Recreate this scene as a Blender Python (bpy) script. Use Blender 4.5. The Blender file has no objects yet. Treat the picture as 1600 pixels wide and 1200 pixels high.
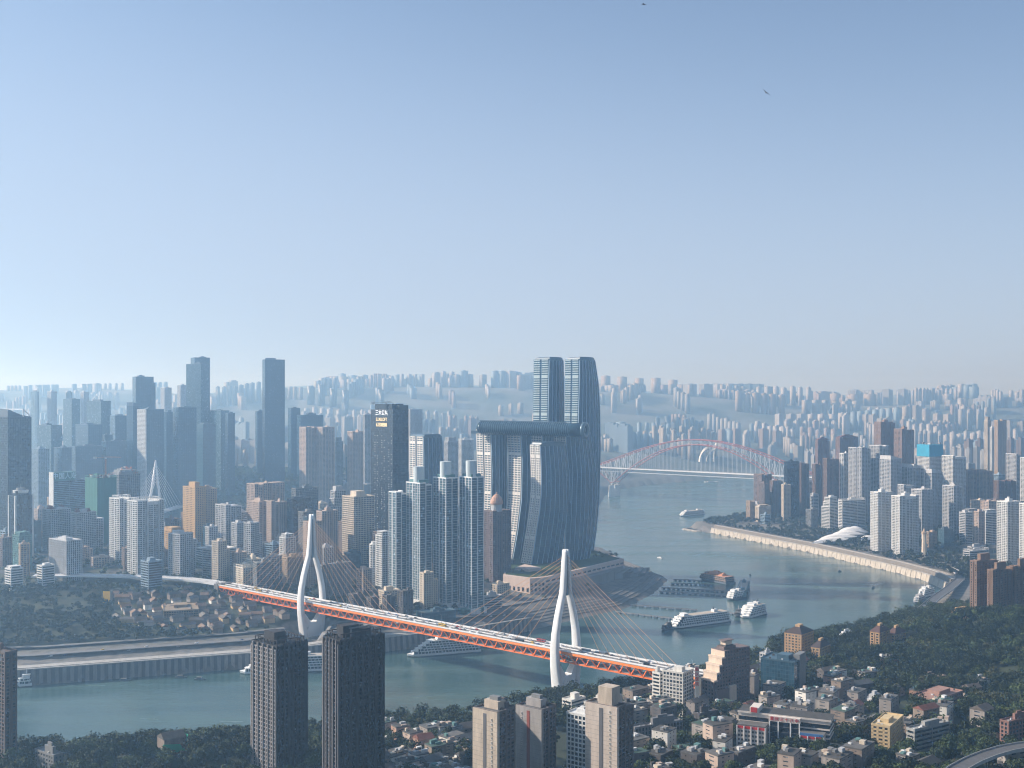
import bpy, math, random
import numpy as np
from mathutils import Vector
S = bpy.context.scene
COL = S.collection
R = math.radians
rnd = random.Random(7)

# ------------------------------------------------------------------ camera, sky, sun, exposure
F = 1751.0          # focal length in pixels of the 1600 px wide photograph
CX, CY = 800.0, 632.0
H0 = 320.0          # camera height over the river
cam_d = bpy.data.cameras.new("camera"); cam = bpy.data.objects.new("camera", cam_d); COL.objects.link(cam)
cam.location = (0, 0, H0); cam.rotation_euler = (R(90), 0, 0)
cam_d.sensor_width = 36; cam_d.lens = 36 * F / 1600; cam_d.shift_y = (CY - 600) / 1600
cam_d.clip_start = 1; cam_d.clip_end = 60000
S.camera = cam

SUN_EL, SUN_AZ = 29.0, -79.0    # azimuth clockwise from +Y (the view direction)
world = bpy.data.worlds.new("World"); S.world = world; world.use_nodes = True
wn = world.node_tree.nodes; wl = world.node_tree.links
bg = wn['Background']; sky = wn.new('ShaderNodeTexSky'); sky.sky_type = 'NISHITA'; sky.sun_disc = False
sky.sun_elevation = R(SUN_EL); sky.sun_rotation = R(SUN_AZ); sky.altitude = 300
sky.air_density = 0.8; sky.dust_density = 0.3; sky.ozone_density = 1.4
veil = wn.new('ShaderNodeMix'); veil.data_type = 'RGBA'; veil.inputs['B'].default_value = (5.0, 4.95, 5.85, 1)   # thin even veil of high haze over the whole sky
wtc = wn.new('ShaderNodeTexCoord'); wsep = wn.new('ShaderNodeSeparateXYZ'); wl.new(wtc.outputs['Generated'], wsep.inputs[0])
wmr = wn.new('ShaderNodeMapRange'); wmr.interpolation_type = 'SMOOTHSTEP'; wmr.inputs[1].default_value = 0.06; wmr.inputs[2].default_value = 0.42; wmr.inputs[3].default_value = 0.88; wmr.inputs[4].default_value = 0.24; wad = wn.new('ShaderNodeMath'); wad.operation = 'MULTIPLY_ADD'; wad.inputs[1].default_value = 0.13; wl.new(wsep.outputs[0], wad.inputs[0]); wl.new(wsep.outputs[2], wad.inputs[2]); wl.new(wad.outputs[0], wmr.inputs[0])   # thicker near the horizon
wl.new(wmr.outputs[0], veil.inputs['Factor']); wl.new(sky.outputs[0], veil.inputs['A']); grade = wn.new('ShaderNodeMix'); grade.data_type = 'RGBA'; grade.blend_type = 'MULTIPLY'; grade.inputs['Factor'].default_value = 1; grade.inputs['B'].default_value = (.84, 1.02, 1.12, 1)
wl.new(veil.outputs['Result'], grade.inputs['A']); wl.new(grade.outputs['Result'], bg.inputs[0]); bg.inputs[1].default_value = 0.080
sd = Vector((math.sin(R(SUN_AZ)) * math.cos(R(SUN_EL)), math.cos(R(SUN_AZ)) * math.cos(R(SUN_EL)), math.sin(R(SUN_EL))))
sun_d = bpy.data.lights.new("sun", 'SUN'); sun_d.energy = 5.0; sun_d.angle = R(0.5); sun_d.color = (1.0, 0.945, 0.87)
sun = bpy.data.objects.new("sun", sun_d); COL.objects.link(sun); sun.location = (0, 0, 900)
sun.rotation_euler = (-sd).to_track_quat('-Z', 'Y').to_euler()
S.view_settings.view_transform = 'Standard'; S.view_settings.look = 'None'
S.view_settings.exposure = 0.62; S.view_settings.gamma = 1.0; S.view_settings.use_curve_mapping = False
S.render.engine = 'CYCLES'
cy = S.cycles
cy.max_bounces = 7; cy.diffuse_bounces = 2; cy.glossy_bounces = 2; cy.transmission_bounces = 2; cy.volume_bounces = 4
cy.use_adaptive_sampling = True; cy.adaptive_threshold = 0.006
cy.use_denoising = True; cy.filter_width = 1.15
try: cy.denoiser = 'OPENIMAGEDENOISE'
except Exception: pass
S.render.film_transparent = False

# ------------------------------------------------------------------ helpers
def px2x(px, D): return (px - CX) / F * D
def zat(py, D): return H0 - (py - CY) / F * D
def wpt(px, py, z):
    D = (H0 - z) * F / (py - CY); return (px2x(px, D), D)
def srgb(r, g, b):
    f = lambda c: (c / 255) / 12.92 if c / 255 <= 0.04045 else ((c / 255 + 0.055) / 1.055) ** 2.4
    return (f(r), f(g), f(b))

class MB:
    """collects polygons and boxes of several materials; build() links them as ONE mesh object"""
    def __init__(s): s.v = []; s.f = []; s.m = []; s.mats = []
    def mi(s, mat):
        if mat not in s.mats: s.mats.append(mat)
        return s.mats.index(mat)
    def box(s, x0, x1, y0, y1, z0, z1, mat, rot=0, c=(0, 0), bottom=False):
        n = len(s.v); ps = [(x0, y0), (x1, y0), (x1, y1), (x0, y1)]
        if rot:
            ca, sa = math.cos(rot), math.sin(rot)
            ps = [(c[0] + x * ca - y * sa, c[1] + x * sa + y * ca) for x, y in ps]
        for z in (z0, z1):
            for x, y in ps: s.v.append((x, y, z))
        k = s.mi(mat)
        fs = [(0, 1, 5, 4), (1, 2, 6, 5), (2, 3, 7, 6), (3, 0, 4, 7), (4, 5, 6, 7), (3, 2, 1, 0)]
        for f in fs: s.f.append(tuple(n + i for i in f)); s.m.append(k)
    def poly(s, pts, mat):
        n = len(s.v); s.v += [tuple(p) for p in pts]; s.f.append(tuple(range(n, n + len(pts)))); s.m.append(s.mi(mat))
    def loft(s, rings, mat, cap=True, closed=True, matf=None):
        n = len(s.v); k = len(rings[0])
        for r in rings: s.v += [tuple(p) for p in r]
        for i in range(len(rings) - 1):
            for j in range(k if closed else k - 1):
                a = n + i * k + j; b = n + i * k + (j + 1) % k
                s.f.append((a, b, b + k, a + k)); s.m.append(s.mi(matf(i, j) if matf else mat))
        if cap and closed:
            s.f.append(tuple(n + j for j in reversed(range(k)))); s.m.append(s.mi(mat))
            s.f.append(tuple(n + (len(rings) - 1) * k + j for j in range(k))); s.m.append(s.mi(mat))
    def prism(s, pts, z0, z1, mat):
        s.loft([[(x, y, z0) for x, y in pts], [(x, y, z1) for x, y in pts]], mat)
    def cyl(s, x, y, z0, z1, r0, r1, mat, n=12, dx=0, dy=0):
        rr = []
        for t, r in ((0, r0), (1, r1)):
            rr.append([(x + dx * t + r * math.cos(2 * math.pi * i / n), y + dy * t + r * math.sin(2 * math.pi * i / n), z0 + (z1 - z0) * t) for i in range(n)])
        s.loft(rr, mat)
    def revolve(s, x, y, prof, mat, n=14):
        s.loft([[(x + r * math.cos(2 * math.pi * i / n), y + r * math.sin(2 * math.pi * i / n), z) for i in range(n)] for r, z in prof], mat)
    def bar(s, a, b, w, h, mat):
        a = Vector(a); b = Vector(b); d = (b - a).normalized()
        up = Vector((0, 0, 1)) if abs(d.z) < 0.95 else Vector((1, 0, 0))
        sx = d.cross(up).normalized() * (w / 2); sy = sx.cross(d).normalized() * (h / 2)
        s.loft([[tuple(p + q) for q in (-sx - sy, sx - sy, sx + sy, -sx + sy)] for p in (a, b)], mat)
    def tube(s, pts, r, mat, n=6):
        rings = []
        for i, p in enumerate(pts):
            p = Vector(p); d = (Vector(pts[min(i + 1, len(pts) - 1)]) - Vector(pts[max(i - 1, 0)])).normalized()
            up = Vector((0, 0, 1)) if abs(d.z) < 0.95 else Vector((1, 0, 0))
            a = d.cross(up).normalized(); b = a.cross(d)
            rr = r[i] if isinstance(r, (list, tuple)) else r
            rings.append([tuple(p + (a * math.cos(2 * math.pi * j / n) + b * math.sin(2 * math.pi * j / n)) * rr) for j in range(n)])
        s.loft(rings, mat)
    def mesh(s, name, smooth=False):
        me = bpy.data.meshes.new(name)
        me.from_pydata(s.v, [], s.f)
        for m in s.mats: me.materials.append(m)
        me.polygons.foreach_set('material_index', s.m)
        if smooth: me.polygons.foreach_set('use_smooth', [True] * len(s.f))
        me.update(); return me
    def build(s, name, parent=None, smooth=False, loc=None):
        o = bpy.data.objects.new(name, s.mesh(name, smooth)); COL.objects.link(o)
        if parent is not None: o.parent = parent
        if loc is not None: o.location = loc
        return o

USED = {}
def tag(o, label, cat, group=None, kind=None):
    if label: o['label'] = label
    if cat: o['category'] = cat
    if group: o['group'] = group
    if kind: o['kind'] = kind
    return o
def thing(name, label, cat, loc=(0, 0, 0), rz=0, group=None):
    o = bpy.data.objects.new(name, None); COL.objects.link(o); o.location = loc; o.rotation_euler = (0, 0, rz); o.empty_display_size = 1
    return tag(o, label, cat, group)
def dup(root, loc, rz, label=None, group=None, scale=None):
    r = root.copy(); COL.objects.link(r); r.location = loc; r.rotation_euler = (0, 0, rz)
    if scale: r.scale = scale
    if label: r['label'] = label
    if group: r['group'] = group
    for ch in root.children:
        c = ch.copy(); COL.objects.link(c); c.parent = r
        for g in ch.children:
            d = g.copy(); COL.objects.link(d); d.parent = c
    return r

# ------------------------------------------------------------------ materials
_mc = {}
def _new(name):
    m = bpy.data.materials.new(name); m.use_nodes = True; nt = m.node_tree
    return m, nt, nt.nodes['Principled BSDF']
def wallm(c, dirt=0.25, rough=0.8, sc=0.08, name='painted_wall'):
    key = ('w', c, dirt, rough, sc)
    if key in _mc: return _mc[key]
    m, nt, p = _new(name)
    tc = nt.nodes.new('ShaderNodeTexCoord'); mp = nt.nodes.new('ShaderNodeMapping'); mp.inputs['Scale'].default_value = (1, 1, 0.25)
    n1 = nt.nodes.new('ShaderNodeTexNoise'); n1.inputs['Scale'].default_value = sc * 3; n1.inputs['Detail'].default_value = 5; n1.inputs['Roughness'].default_value = 0.7
    nt.links.new(tc.outputs['Object'], mp.inputs[0]); nt.links.new(mp.outputs[0], n1.inputs['Vector'])
    r = nt.nodes.new('ShaderNodeMapRange'); r.inputs[1].default_value = 0.3; r.inputs[2].default_value = 0.7
    r.inputs[3].default_value = 1 - dirt; r.inputs[4].default_value = 1 + dirt * 0.4
    nt.links.new(n1.outputs['Fac'], r.inputs[0])
    mx = nt.nodes.new('ShaderNodeMix'); mx.data_type = 'RGBA'; mx.blend_type = 'MULTIPLY'; mx.inputs['Factor'].default_value = 1
    mx.inputs['A'].default_value = (*c, 1); nt.links.new(r.outputs[0], mx.inputs['B'])
    nt.links.new(mx.outputs['Result'], p.inputs['Base Color']); p.inputs['Roughness'].default_value = rough
    _mc[key] = m; return m
def glassm(c, rough=0.12, var=0.6, cell=(3.0, 3.0, 3.4), lit=0.02, name='window_glass'):
    """curtain-wall glass: every pane differs a little in tint, tilt and what stands behind it"""
    key = ('g', c, rough, var, cell, lit)
    if key in _mc: return _mc[key]
    m, nt, p = _new(name)
    tc = nt.nodes.new('ShaderNodeTexCoord'); vm = nt.nodes.new('ShaderNodeVectorMath'); vm.operation = 'SNAP'; vm.inputs[1].default_value = cell
    nt.links.new(tc.outputs['Object'], vm.inputs[0])
    w = nt.nodes.new('ShaderNodeTexWhiteNoise'); nt.links.new(vm.outputs[0], w.inputs['Vector'])
    r = nt.nodes.new('ShaderNodeMapRange'); r.inputs[3].default_value = 1 - var; r.inputs[4].default_value = 1 + var
    nt.links.new(w.outputs['Value'], r.inputs[0])
    mx = nt.nodes.new('ShaderNodeMix'); mx.data_type = 'RGBA'; mx.blend_type = 'MULTIPLY'; mx.inputs['Factor'].default_value = 1
    mx.inputs['A'].default_value = (*c, 1); nt.links.new(r.outputs[0], mx.inputs['B'])
    gt = nt.nodes.new('ShaderNodeMath'); gt.operation = 'GREATER_THAN'; gt.inputs[1].default_value = 1 - lit; nt.links.new(w.outputs['Value'], gt.inputs[0])
    m2 = nt.nodes.new('ShaderNodeMix'); m2.data_type = 'RGBA'; nt.links.new(gt.outputs[0], m2.inputs['Factor'])
    nt.links.new(mx.outputs['Result'], m2.inputs['A']); m2.inputs['B'].default_value = (min(1, c[0] * 3 + .12), min(1, c[1] * 3 + .12), min(1, c[2] * 3 + .12), 1)
    nt.links.new(m2.outputs['Result'], p.inputs['Base Color'])
    r2 = nt.nodes.new('ShaderNodeMapRange'); r2.inputs[3].default_value = rough; r2.inputs[4].default_value = rough + 0.18
    nt.links.new(w.outputs['Value'], r2.inputs[0]); nt.links.new(r2.outputs[0], p.inputs['Roughness'])
    p.inputs['IOR'].default_value = 1.55
    _mc[key] = m; return m
def plainm(c, rough=0.6, metal=0.0, emis=None, name='paint', alpha=None):
    key = ('p', c, rough, metal, emis)
    if key in _mc: return _mc[key]
    m, nt, p = _new(name); p.inputs['Base Color'].default_value = (*c, 1); p.inputs['Roughness'].default_value = rough; p.inputs['Metallic'].default_value = metal
    if emis: p.inputs['Emission Color'].default_value = (*emis[:3], 1); p.inputs['Emission Strength'].default_value = emis[3]
    _mc[key] = m; return m
def leafm(c1, c2, sc=0.12, name='foliage'):
    key = ('l', c1, c2, sc)
    if key in _mc: return _mc[key]
    m, nt, p = _new(name)
    g = nt.nodes.new('ShaderNodeNewGeometry'); n = nt.nodes.new('ShaderNodeTexNoise'); n.inputs['Scale'].default_value = sc; n.inputs['Detail'].default_value = 3
    nt.links.new(g.outputs['Position'], n.inputs['Vector'])
    r = nt.nodes.new('ShaderNodeMapRange'); r.inputs[1].default_value = 0.35; r.inputs[2].default_value = 0.65
    nt.links.new(n.outputs['Fac'], r.inputs[0])
    ad = nt.nodes.new('ShaderNodeMath'); ad.operation = 'MULTIPLY_ADD'; ad.inputs[1].default_value = 0.5
    nt.links.new(g.outputs['Random Per Island'], ad.inputs[0])
    h = nt.nodes.new('ShaderNodeMath'); h.operation = 'MULTIPLY'; h.inputs[1].default_value = 0.6; nt.links.new(r.outputs[0], h.inputs[0]); nt.links.new(h.outputs[0], ad.inputs[2])
    mx = nt.nodes.new('ShaderNodeMix'); mx.data_type = 'RGBA'; mx.inputs['A'].default_value = (*c1, 1); mx.inputs['B'].default_value = (*c2, 1)
    nt.links.new(ad.outputs[0], mx.inputs['Factor']); nt.links.new(mx.outputs['Result'], p.inputs['Base Color']); p.inputs['Roughness'].default_value = 0.75
    p.inputs['Specular IOR Level'].default_value = 0.2
    _mc[key] = m; return m
# ------------------------------------------------------------------ terrain: ground sheet with the two rivers cut into it
RIVER = [(-9000, 700), (-3000, 800), (-1500, 900), (-600, 985), (-430, 1012), (-250, 1060), (-120, 1112), (-40, 1150), (20, 1192), (80, 1228), (150, 1262), (230, 1322), (300, 1400),
 (345, 1480), (452, 1523), (550, 1633), (622, 1725), (690, 1815), (748, 1932), (752, 2030), (728, 2147), (640, 2436), (496, 2790), (462, 2850), (462, 2920), (540, 3000), (660, 3200), (800, 3600), (960, 4200),
 (1200, 4700), (2500, 5200), (9000, 5600), (9000, 6000), (2500, 5600), (1400, 5250), (900, 4850), (620, 4560), (430, 4300), (330, 3980), (270, 3500), (232, 3060), (120, 2960), (-600, 2960), (-2500, 3060), (-9000, 3100),
 (-9000, 2800), (-2500, 2740), (-600, 2650), (60, 2610), (170, 2560), (205, 2470), (232, 2287), (262, 2170), (287, 2052), (240, 1900), (181, 1762), (95, 1668), (27, 1587), (-60, 1512), (-166, 1452),
 (-318, 1362), (-558, 1275), (-1500, 1150), (-3000, 1100), (-9000, 1050)]
_P = np.array(RIVER, float); _Q = np.roll(_P, -1, 0)
def river_dist(x, y):
    """signed distance to the waterline: positive on land"""
    x = np.atleast_1d(np.asarray(x, float)); y = np.atleast_1d(np.asarray(y, float)); sh = x.shape; x = x.ravel(); y = y.ravel()
    best = np.full(x.shape, 1e18); ins = np.zeros(x.shape, bool)
    for (ax, ay), (bx, by) in zip(_P, _Q):
        dx, dy = bx - ax, by - ay; t = np.clip(((x - ax) * dx + (y - ay) * dy) / (dx * dx + dy * dy), 0, 1)
        d = (x - ax - t * dx) ** 2 + (y - ay - t * dy) ** 2; best = np.minimum(best, d)
        c = ((ay > y) != (by > y)); xi = ax + (y - ay) * dx / (dy if dy else 1e-9); ins ^= c & (x < xi)
    d = np.sqrt(best); return np.where(ins, -d, d).reshape(sh)
def _vn(x, y, s, seed=0):
    """smooth value noise"""
    x = x / s; y = y / s; xi = np.floor(x); yi = np.floor(y); fx = x - xi; fy = y - yi; fx = fx * fx * (3 - 2 * fx); fy = fy * fy * (3 - 2 * fy)
    h = lambda a, b: np.modf(np.abs(np.sin(a * 127.1 + b * 311.7 + seed * 74.7) * 43758.5453))[0]
    return (h(xi, yi) * (1 - fx) + h(xi + 1, yi) * fx) * (1 - fy) + (h(xi, yi + 1) * (1 - fx) + h(xi + 1, yi + 1) * fx) * fy
def _i(d, pts): return np.interp(d, [p[0] for p in pts], [p[1] for p in pts])
def ground(x, y):
    x = np.atleast_1d(np.asarray(x, float)); y = np.atleast_1d(np.asarray(y, float))
    d = river_dist(x, y); ang = x / np.maximum(y, 1) * F + CX
    # four shores
    near = _i(d, [(-60, -8), (0, -1), (12, 6), (60, 12), (150, 24), (300, 38), (450, 52), (700, 74), (1100, 95)])
    nn = np.clip((700 - y) / 640, 0, 1.05); kb = np.clip((790 - y) / 130, 0, 1); near = near * (1 - kb) + np.where(y < 700, 76 + nn * 205, 76) * kb
    near = near + (d > 20) * (_vn(x, y, 90, 1) - .5) * 9 * np.clip(d / 200, 0, 1) * (y > 600)
    near = near + 32 * np.exp(-((x - 640) / 190) ** 2 - ((y - 1330) / 170) ** 2)
    pen = _i(d, [(-60, -8), (0, -1), (2.5, 16.5), (45, 18), (52, 22), (85, 23), (95, 25), (330, 46), (500, 57), (1200, 75)])
    tip = _i(d, [(-60, -8), (0, -1), (6, 3), (70, 17), (120, 22), (200, 24), (330, 42), (1000, 60)])
    w = np.clip((x + 90) / 100, 0, 1); pen = pen * (1 - w) + tip * w
    px1, py1 = x + 272, y - 1520; q = np.clip((np.hypot(px1 / 1.0, np.where(py1 < 0, py1 / 3.6, py1)) - 26) / 14, 0, 1); pen = np.where(y > 1370, np.minimum(pen, 4 + 60 * q), pen)
    dz = _i(d, [(-60, -8), (0, -1), (4, 3), (9, 15), (40, 16), (160, 22), (400, 40), (900, 70), (2500, 120)])
    jb = _i(d, [(-60, -8), (0, -1), (15, 12), (150, 40), (400, 92), (1400, 112), (3000, 130)])
    # which land
    near = near + 13 * np.exp(-((x + 418) / 45) ** 2 - ((y - 905) / 60) ** 2) + 12 * np.exp(-((x + 300) / 70) ** 2 - ((y - 930) / 60) ** 2) + 10 * np.exp(-((x + 225) / 35) ** 2 - ((y - 935) / 60) ** 2)
    isn = (y < 1100) | ((y < 1900) & (x > 310)) | ((y < 1560) & (x > 150)) | ((y < 1400) & (x > 60)) | ((y < 1260) & (x > -100)) | ((x < -1000) & (y < 1050))
    isd = (y >= 1700) & (x > 420) & ((x > 620) | (y > 2500)) 
    isp = (~isn) & (~isd) & (y < 2800)
    mix = np.clip((y - 1700) / 230, 0, 1); kj = np.clip((y - 3700) / 1500, 0, 1); dz = dz * (1 - kj) + jb * kj
    z = np.where(isn & ~isd, near, np.where(isd, np.where(y < 1930, near * (1 - mix) + dz * mix, dz), np.where(isp, pen, jb)))
    # far hills and plateaux
    top = _i(ang, [(-400, 330), (0, 400), (130, 420), (300, 380), (420, 430), (520, 455), (800, 450), (880, 430), (1000, 415), (1100, 380), (1250, 330), (1400, 340), (1600, 370), (2000, 400)])
    k = np.clip((y - 5900) / 2100, 0, 1); k = k * k * (3 - 2 * k); wob = (_vn(x, y, 900, 3) - .5) * 60 + (_vn(x, y, 300, 4) - .5) * 20
    z = np.where(y > 4300, z + (top + wob - z) * k, z)
    z = z + np.clip((y - 9000) / 4500, 0, 1) * (30 + 70 * _vn(x, y, 1700, 5))
    return np.where(d < 0, np.minimum(z, -1), z)
def gz(x, y): return float(ground(x, y)[0])

def grid_mesh(name, xs, ys, mat):
    X, Y = np.meshgrid(xs, ys); Z = ground(X.ravel(), Y.ravel()).reshape(X.shape)
    n, m = X.shape; co = np.stack([X, Y, Z], -1).reshape(-1, 3)
    idx = np.arange(n * m).reshape(n, m); q = np.stack([idx[:-1, :-1], idx[:-1, 1:], idx[1:, 1:], idx[1:, :-1]], -1).reshape(-1, 4)
    me = bpy.data.meshes.new(name); me.vertices.add(len(co)); me.vertices.foreach_set('co', co.ravel())
    me.loops.add(q.size); me.loops.foreach_set('vertex_index', q.ravel()); me.polygons.add(len(q)); me.polygons.foreach_set('loop_start', np.arange(0, q.size, 4))
    me.update(calc_edges=True); me.validate(); me.materials.append(mat)
    o = bpy.data.objects.new(name, me); COL.objects.link(o); return o
def groundm():
    m, nt, p = _new('ground_cover')
    g = nt.nodes.new('ShaderNodeNewGeometry')
    def noise(s, d=4):
        n = nt.nodes.new('ShaderNodeTexNoise'); n.inputs['Scale'].default_value = s; n.inputs['Detail'].default_value = d; nt.links.new(g.outputs['Position'], n.inputs['Vector']); return n.outputs['Fac']
    def mixc(f, a, b, lo=.4, hi=.6):
        r = nt.nodes.new('ShaderNodeMapRange'); r.inputs[1].default_value = lo; r.inputs[2].default_value = hi; nt.links.new(f, r.inputs[0])
        x = nt.nodes.new('ShaderNodeMix'); x.data_type = 'RGBA'; nt.links.new(r.outputs[0], x.inputs['Factor'])
        for k, c in (('A', a), ('B', b)):
            if isinstance(c, tuple): x.inputs[k].default_value = (*c, 1)
            else: nt.links.new(c, x.inputs[k])
        return x.outputs['Result']
    gr = mixc(noise(.04), (.012, .022, .010), (.030, .042, .018)); gr = mixc(noise(.25), gr, (.035, .034, .024), .55, .75)
    cc = mixc(noise(.06, 6), (.045, .047, .05), (.10, .098, .094)); cc = mixc(noise(.015), cc, (.035, .05, .03), .5, .6)
    vx = nt.nodes.new('ShaderNodeSeparateXYZ'); nt.links.new(g.outputs['Position'], vx.inputs[0])
    c = mixc(vx.outputs['Y'], gr, cc, 1650, 1780)
    # the quays and embankments along the water are bare concrete, steep slopes are bare too
    wet = mixc(noise(.08), (.10, .10, .095), (.17, .16, .15))
    lo = nt.nodes.new('ShaderNodeMapRange'); lo.inputs[1].default_value = 1120; lo.inputs[2].default_value = 1180; nt.links.new(vx.outputs['Y'], lo.inputs[0])
    zz = nt.nodes.new('ShaderNodeMapRange'); zz.inputs[1].default_value = 27; zz.inputs[2].default_value = 20; nt.links.new(vx.outputs['Z'], zz.inputs[0])
    mm = nt.nodes.new('ShaderNodeMath'); mm.operation = 'MULTIPLY'; nt.links.new(lo.outputs[0], mm.inputs[0]); nt.links.new(zz.outputs[0], mm.inputs[1])
    c = mixc(mm.outputs[0], c, wet, .3, .7)
    c = mixc(vx.outputs['Y'], c, mixc(noise(.0035, 8), (.05, .075, .06), (.13, .14, .13), .42, .58), 3600, 5600)   # districts and fields far off, their colour paled to imitate haze
    nt.links.new(c, p.inputs['Base Color']); p.inputs['Roughness'].default_value = .9
    return m
xs = np.unique(np.concatenate([np.linspace(-8500, -1600, 40), np.arange(-1600, 1700, 13.0), np.linspace(1700, 8500, 40)]))
ys = np.unique(np.concatenate([np.linspace(-400, 700, 25), np.arange(700, 2300, 9.0), np.arange(2300, 3400, 20), np.arange(3400, 8000, 60), np.linspace(8000, 14000, 50)]))
terrain = grid_mesh('ground', xs, ys, groundm()); tag(terrain, None, None, None, 'structure')

def waterm():
    m, nt, p = _new('river_water'); g = nt.nodes.new('ShaderNodeNewGeometry')
    p.inputs['Roughness'].default_value = .10; p.inputs['IOR'].default_value = 1.33
    n = nt.nodes.new('ShaderNodeTexNoise'); n.inputs['Scale'].default_value = .006; n.inputs['Detail'].default_value = 4
    mp = nt.nodes.new('ShaderNodeMapping'); mp.inputs['Scale'].default_value = (.55, 2.4, 1); mp.inputs['Rotation'].default_value = (0, 0, R(-12))
    nt.links.new(g.outputs['Position'], mp.inputs[0]); nt.links.new(mp.outputs[0], n.inputs['Vector'])
    mx = nt.nodes.new('ShaderNodeMix'); mx.data_type = 'RGBA'; mx.inputs['A'].default_value = (.034, .080, .086, 1); mx.inputs['B'].default_value = (.064, .118, .118, 1)
    r = nt.nodes.new('ShaderNodeMapRange'); r.inputs[1].default_value = .4; r.inputs[2].default_value = .6; nt.links.new(n.outputs['Fac'], r.inputs[0])
    nt.links.new(r.outputs[0], mx.inputs['Factor']); nt.links.new(mx.outputs['Result'], p.inputs['Base Color'])
    n2 = nt.nodes.new('ShaderNodeTexNoise'); n2.inputs['Scale'].default_value = .16; n2.inputs['Detail'].default_value = 6; n2.inputs['Roughness'].default_value = .65
    mp2 = nt.nodes.new('ShaderNodeMapping'); mp2.inputs['Scale'].default_value = (.6, 1.2, 1); mp2.inputs['Rotation'].default_value = (0, 0, R(25))
    nt.links.new(g.outputs['Position'], mp2.inputs[0]); nt.links.new(mp2.outputs[0], n2.inputs['Vector'])
    r3 = nt.nodes.new('ShaderNodeMapRange'); r3.inputs[1].default_value = .38; r3.inputs[2].default_value = .66; r3.inputs[3].default_value = .05; r3.inputs[4].default_value = .30
    nt.links.new(n.outputs['Fac'], r3.inputs[0]); nt.links.new(r3.outputs[0], p.inputs['Roughness'])
    b = nt.nodes.new('ShaderNodeBump'); b.inputs['Strength'].default_value = .35; b.inputs['Distance'].default_value = 1.0
    nt.links.new(n2.outputs['Fac'], b.inputs['Height']); nt.links.new(b.outputs[0], p.inputs['Normal'])
    return m
mb = MB(); mb.poly([(-8400, 600, 0), (8400, 600, 0), (8400, 6200, 0), (-8400, 6200, 0)], waterm())
tag(mb.build('water'), None, None, None, 'structure')
# ------------------------------------------------------------------ building kit
G_BLUE = glassm((.040, .085, .115), var=.4, lit=.01); G_DARK = glassm((.012, .020, .030), var=.3, lit=.002); G_TEAL = glassm((.03, .10, .11)); G_DEEP = glassm((.02, .055, .10), rough=.10, var=.25, lit=.0)
G_RES = glassm((.022, .034, .048), rough=.2, var=.8, cell=(2.2, 2.2, 3.0), lit=.06)
WHITE = wallm((.66, .67, .67)); CREAM = wallm((.58, .50, .40)); PINK = wallm((.46, .36, .30)); BROWN = wallm((.16, .10, .075)); GREY = wallm((.20, .205, .21)); LGREY = wallm((.46, .47, .49))
OCHRE = wallm((.48, .31, .14)); TAN = wallm((.42, .31, .21)); DGREY = wallm((.09, .095, .10)); SOOT = wallm((.035, .035, .038)); TEALW = wallm((.10, .22, .22)); ROOF = wallm((.11, .11, .108), dirt=.5); ROOFD = wallm((.07, .065, .06), dirt=.5)
RTILE = wallm((.17, .06, .04), dirt=.4); ROOFG = wallm((.05, .10, .075), dirt=.5); NETG = wallm((.035, .17, .14)); NETB = wallm((.02, .30, .48)); BLUEG = wallm((.20, .28, .36))
ORANGE = plainm((.88, .25, .045), .5); WHITEP = plainm((.78, .79, .80), .35); RED = plainm((.55, .03, .02), .5); STEEL = plainm((.35, .36, .38), .4, .6)
EARTH = wallm((.20, .16, .12), dirt=.4); CONC = wallm((.33, .32, .30), dirt=.35); CONCD = wallm((.13, .125, .12), dirt=.4)
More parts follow.
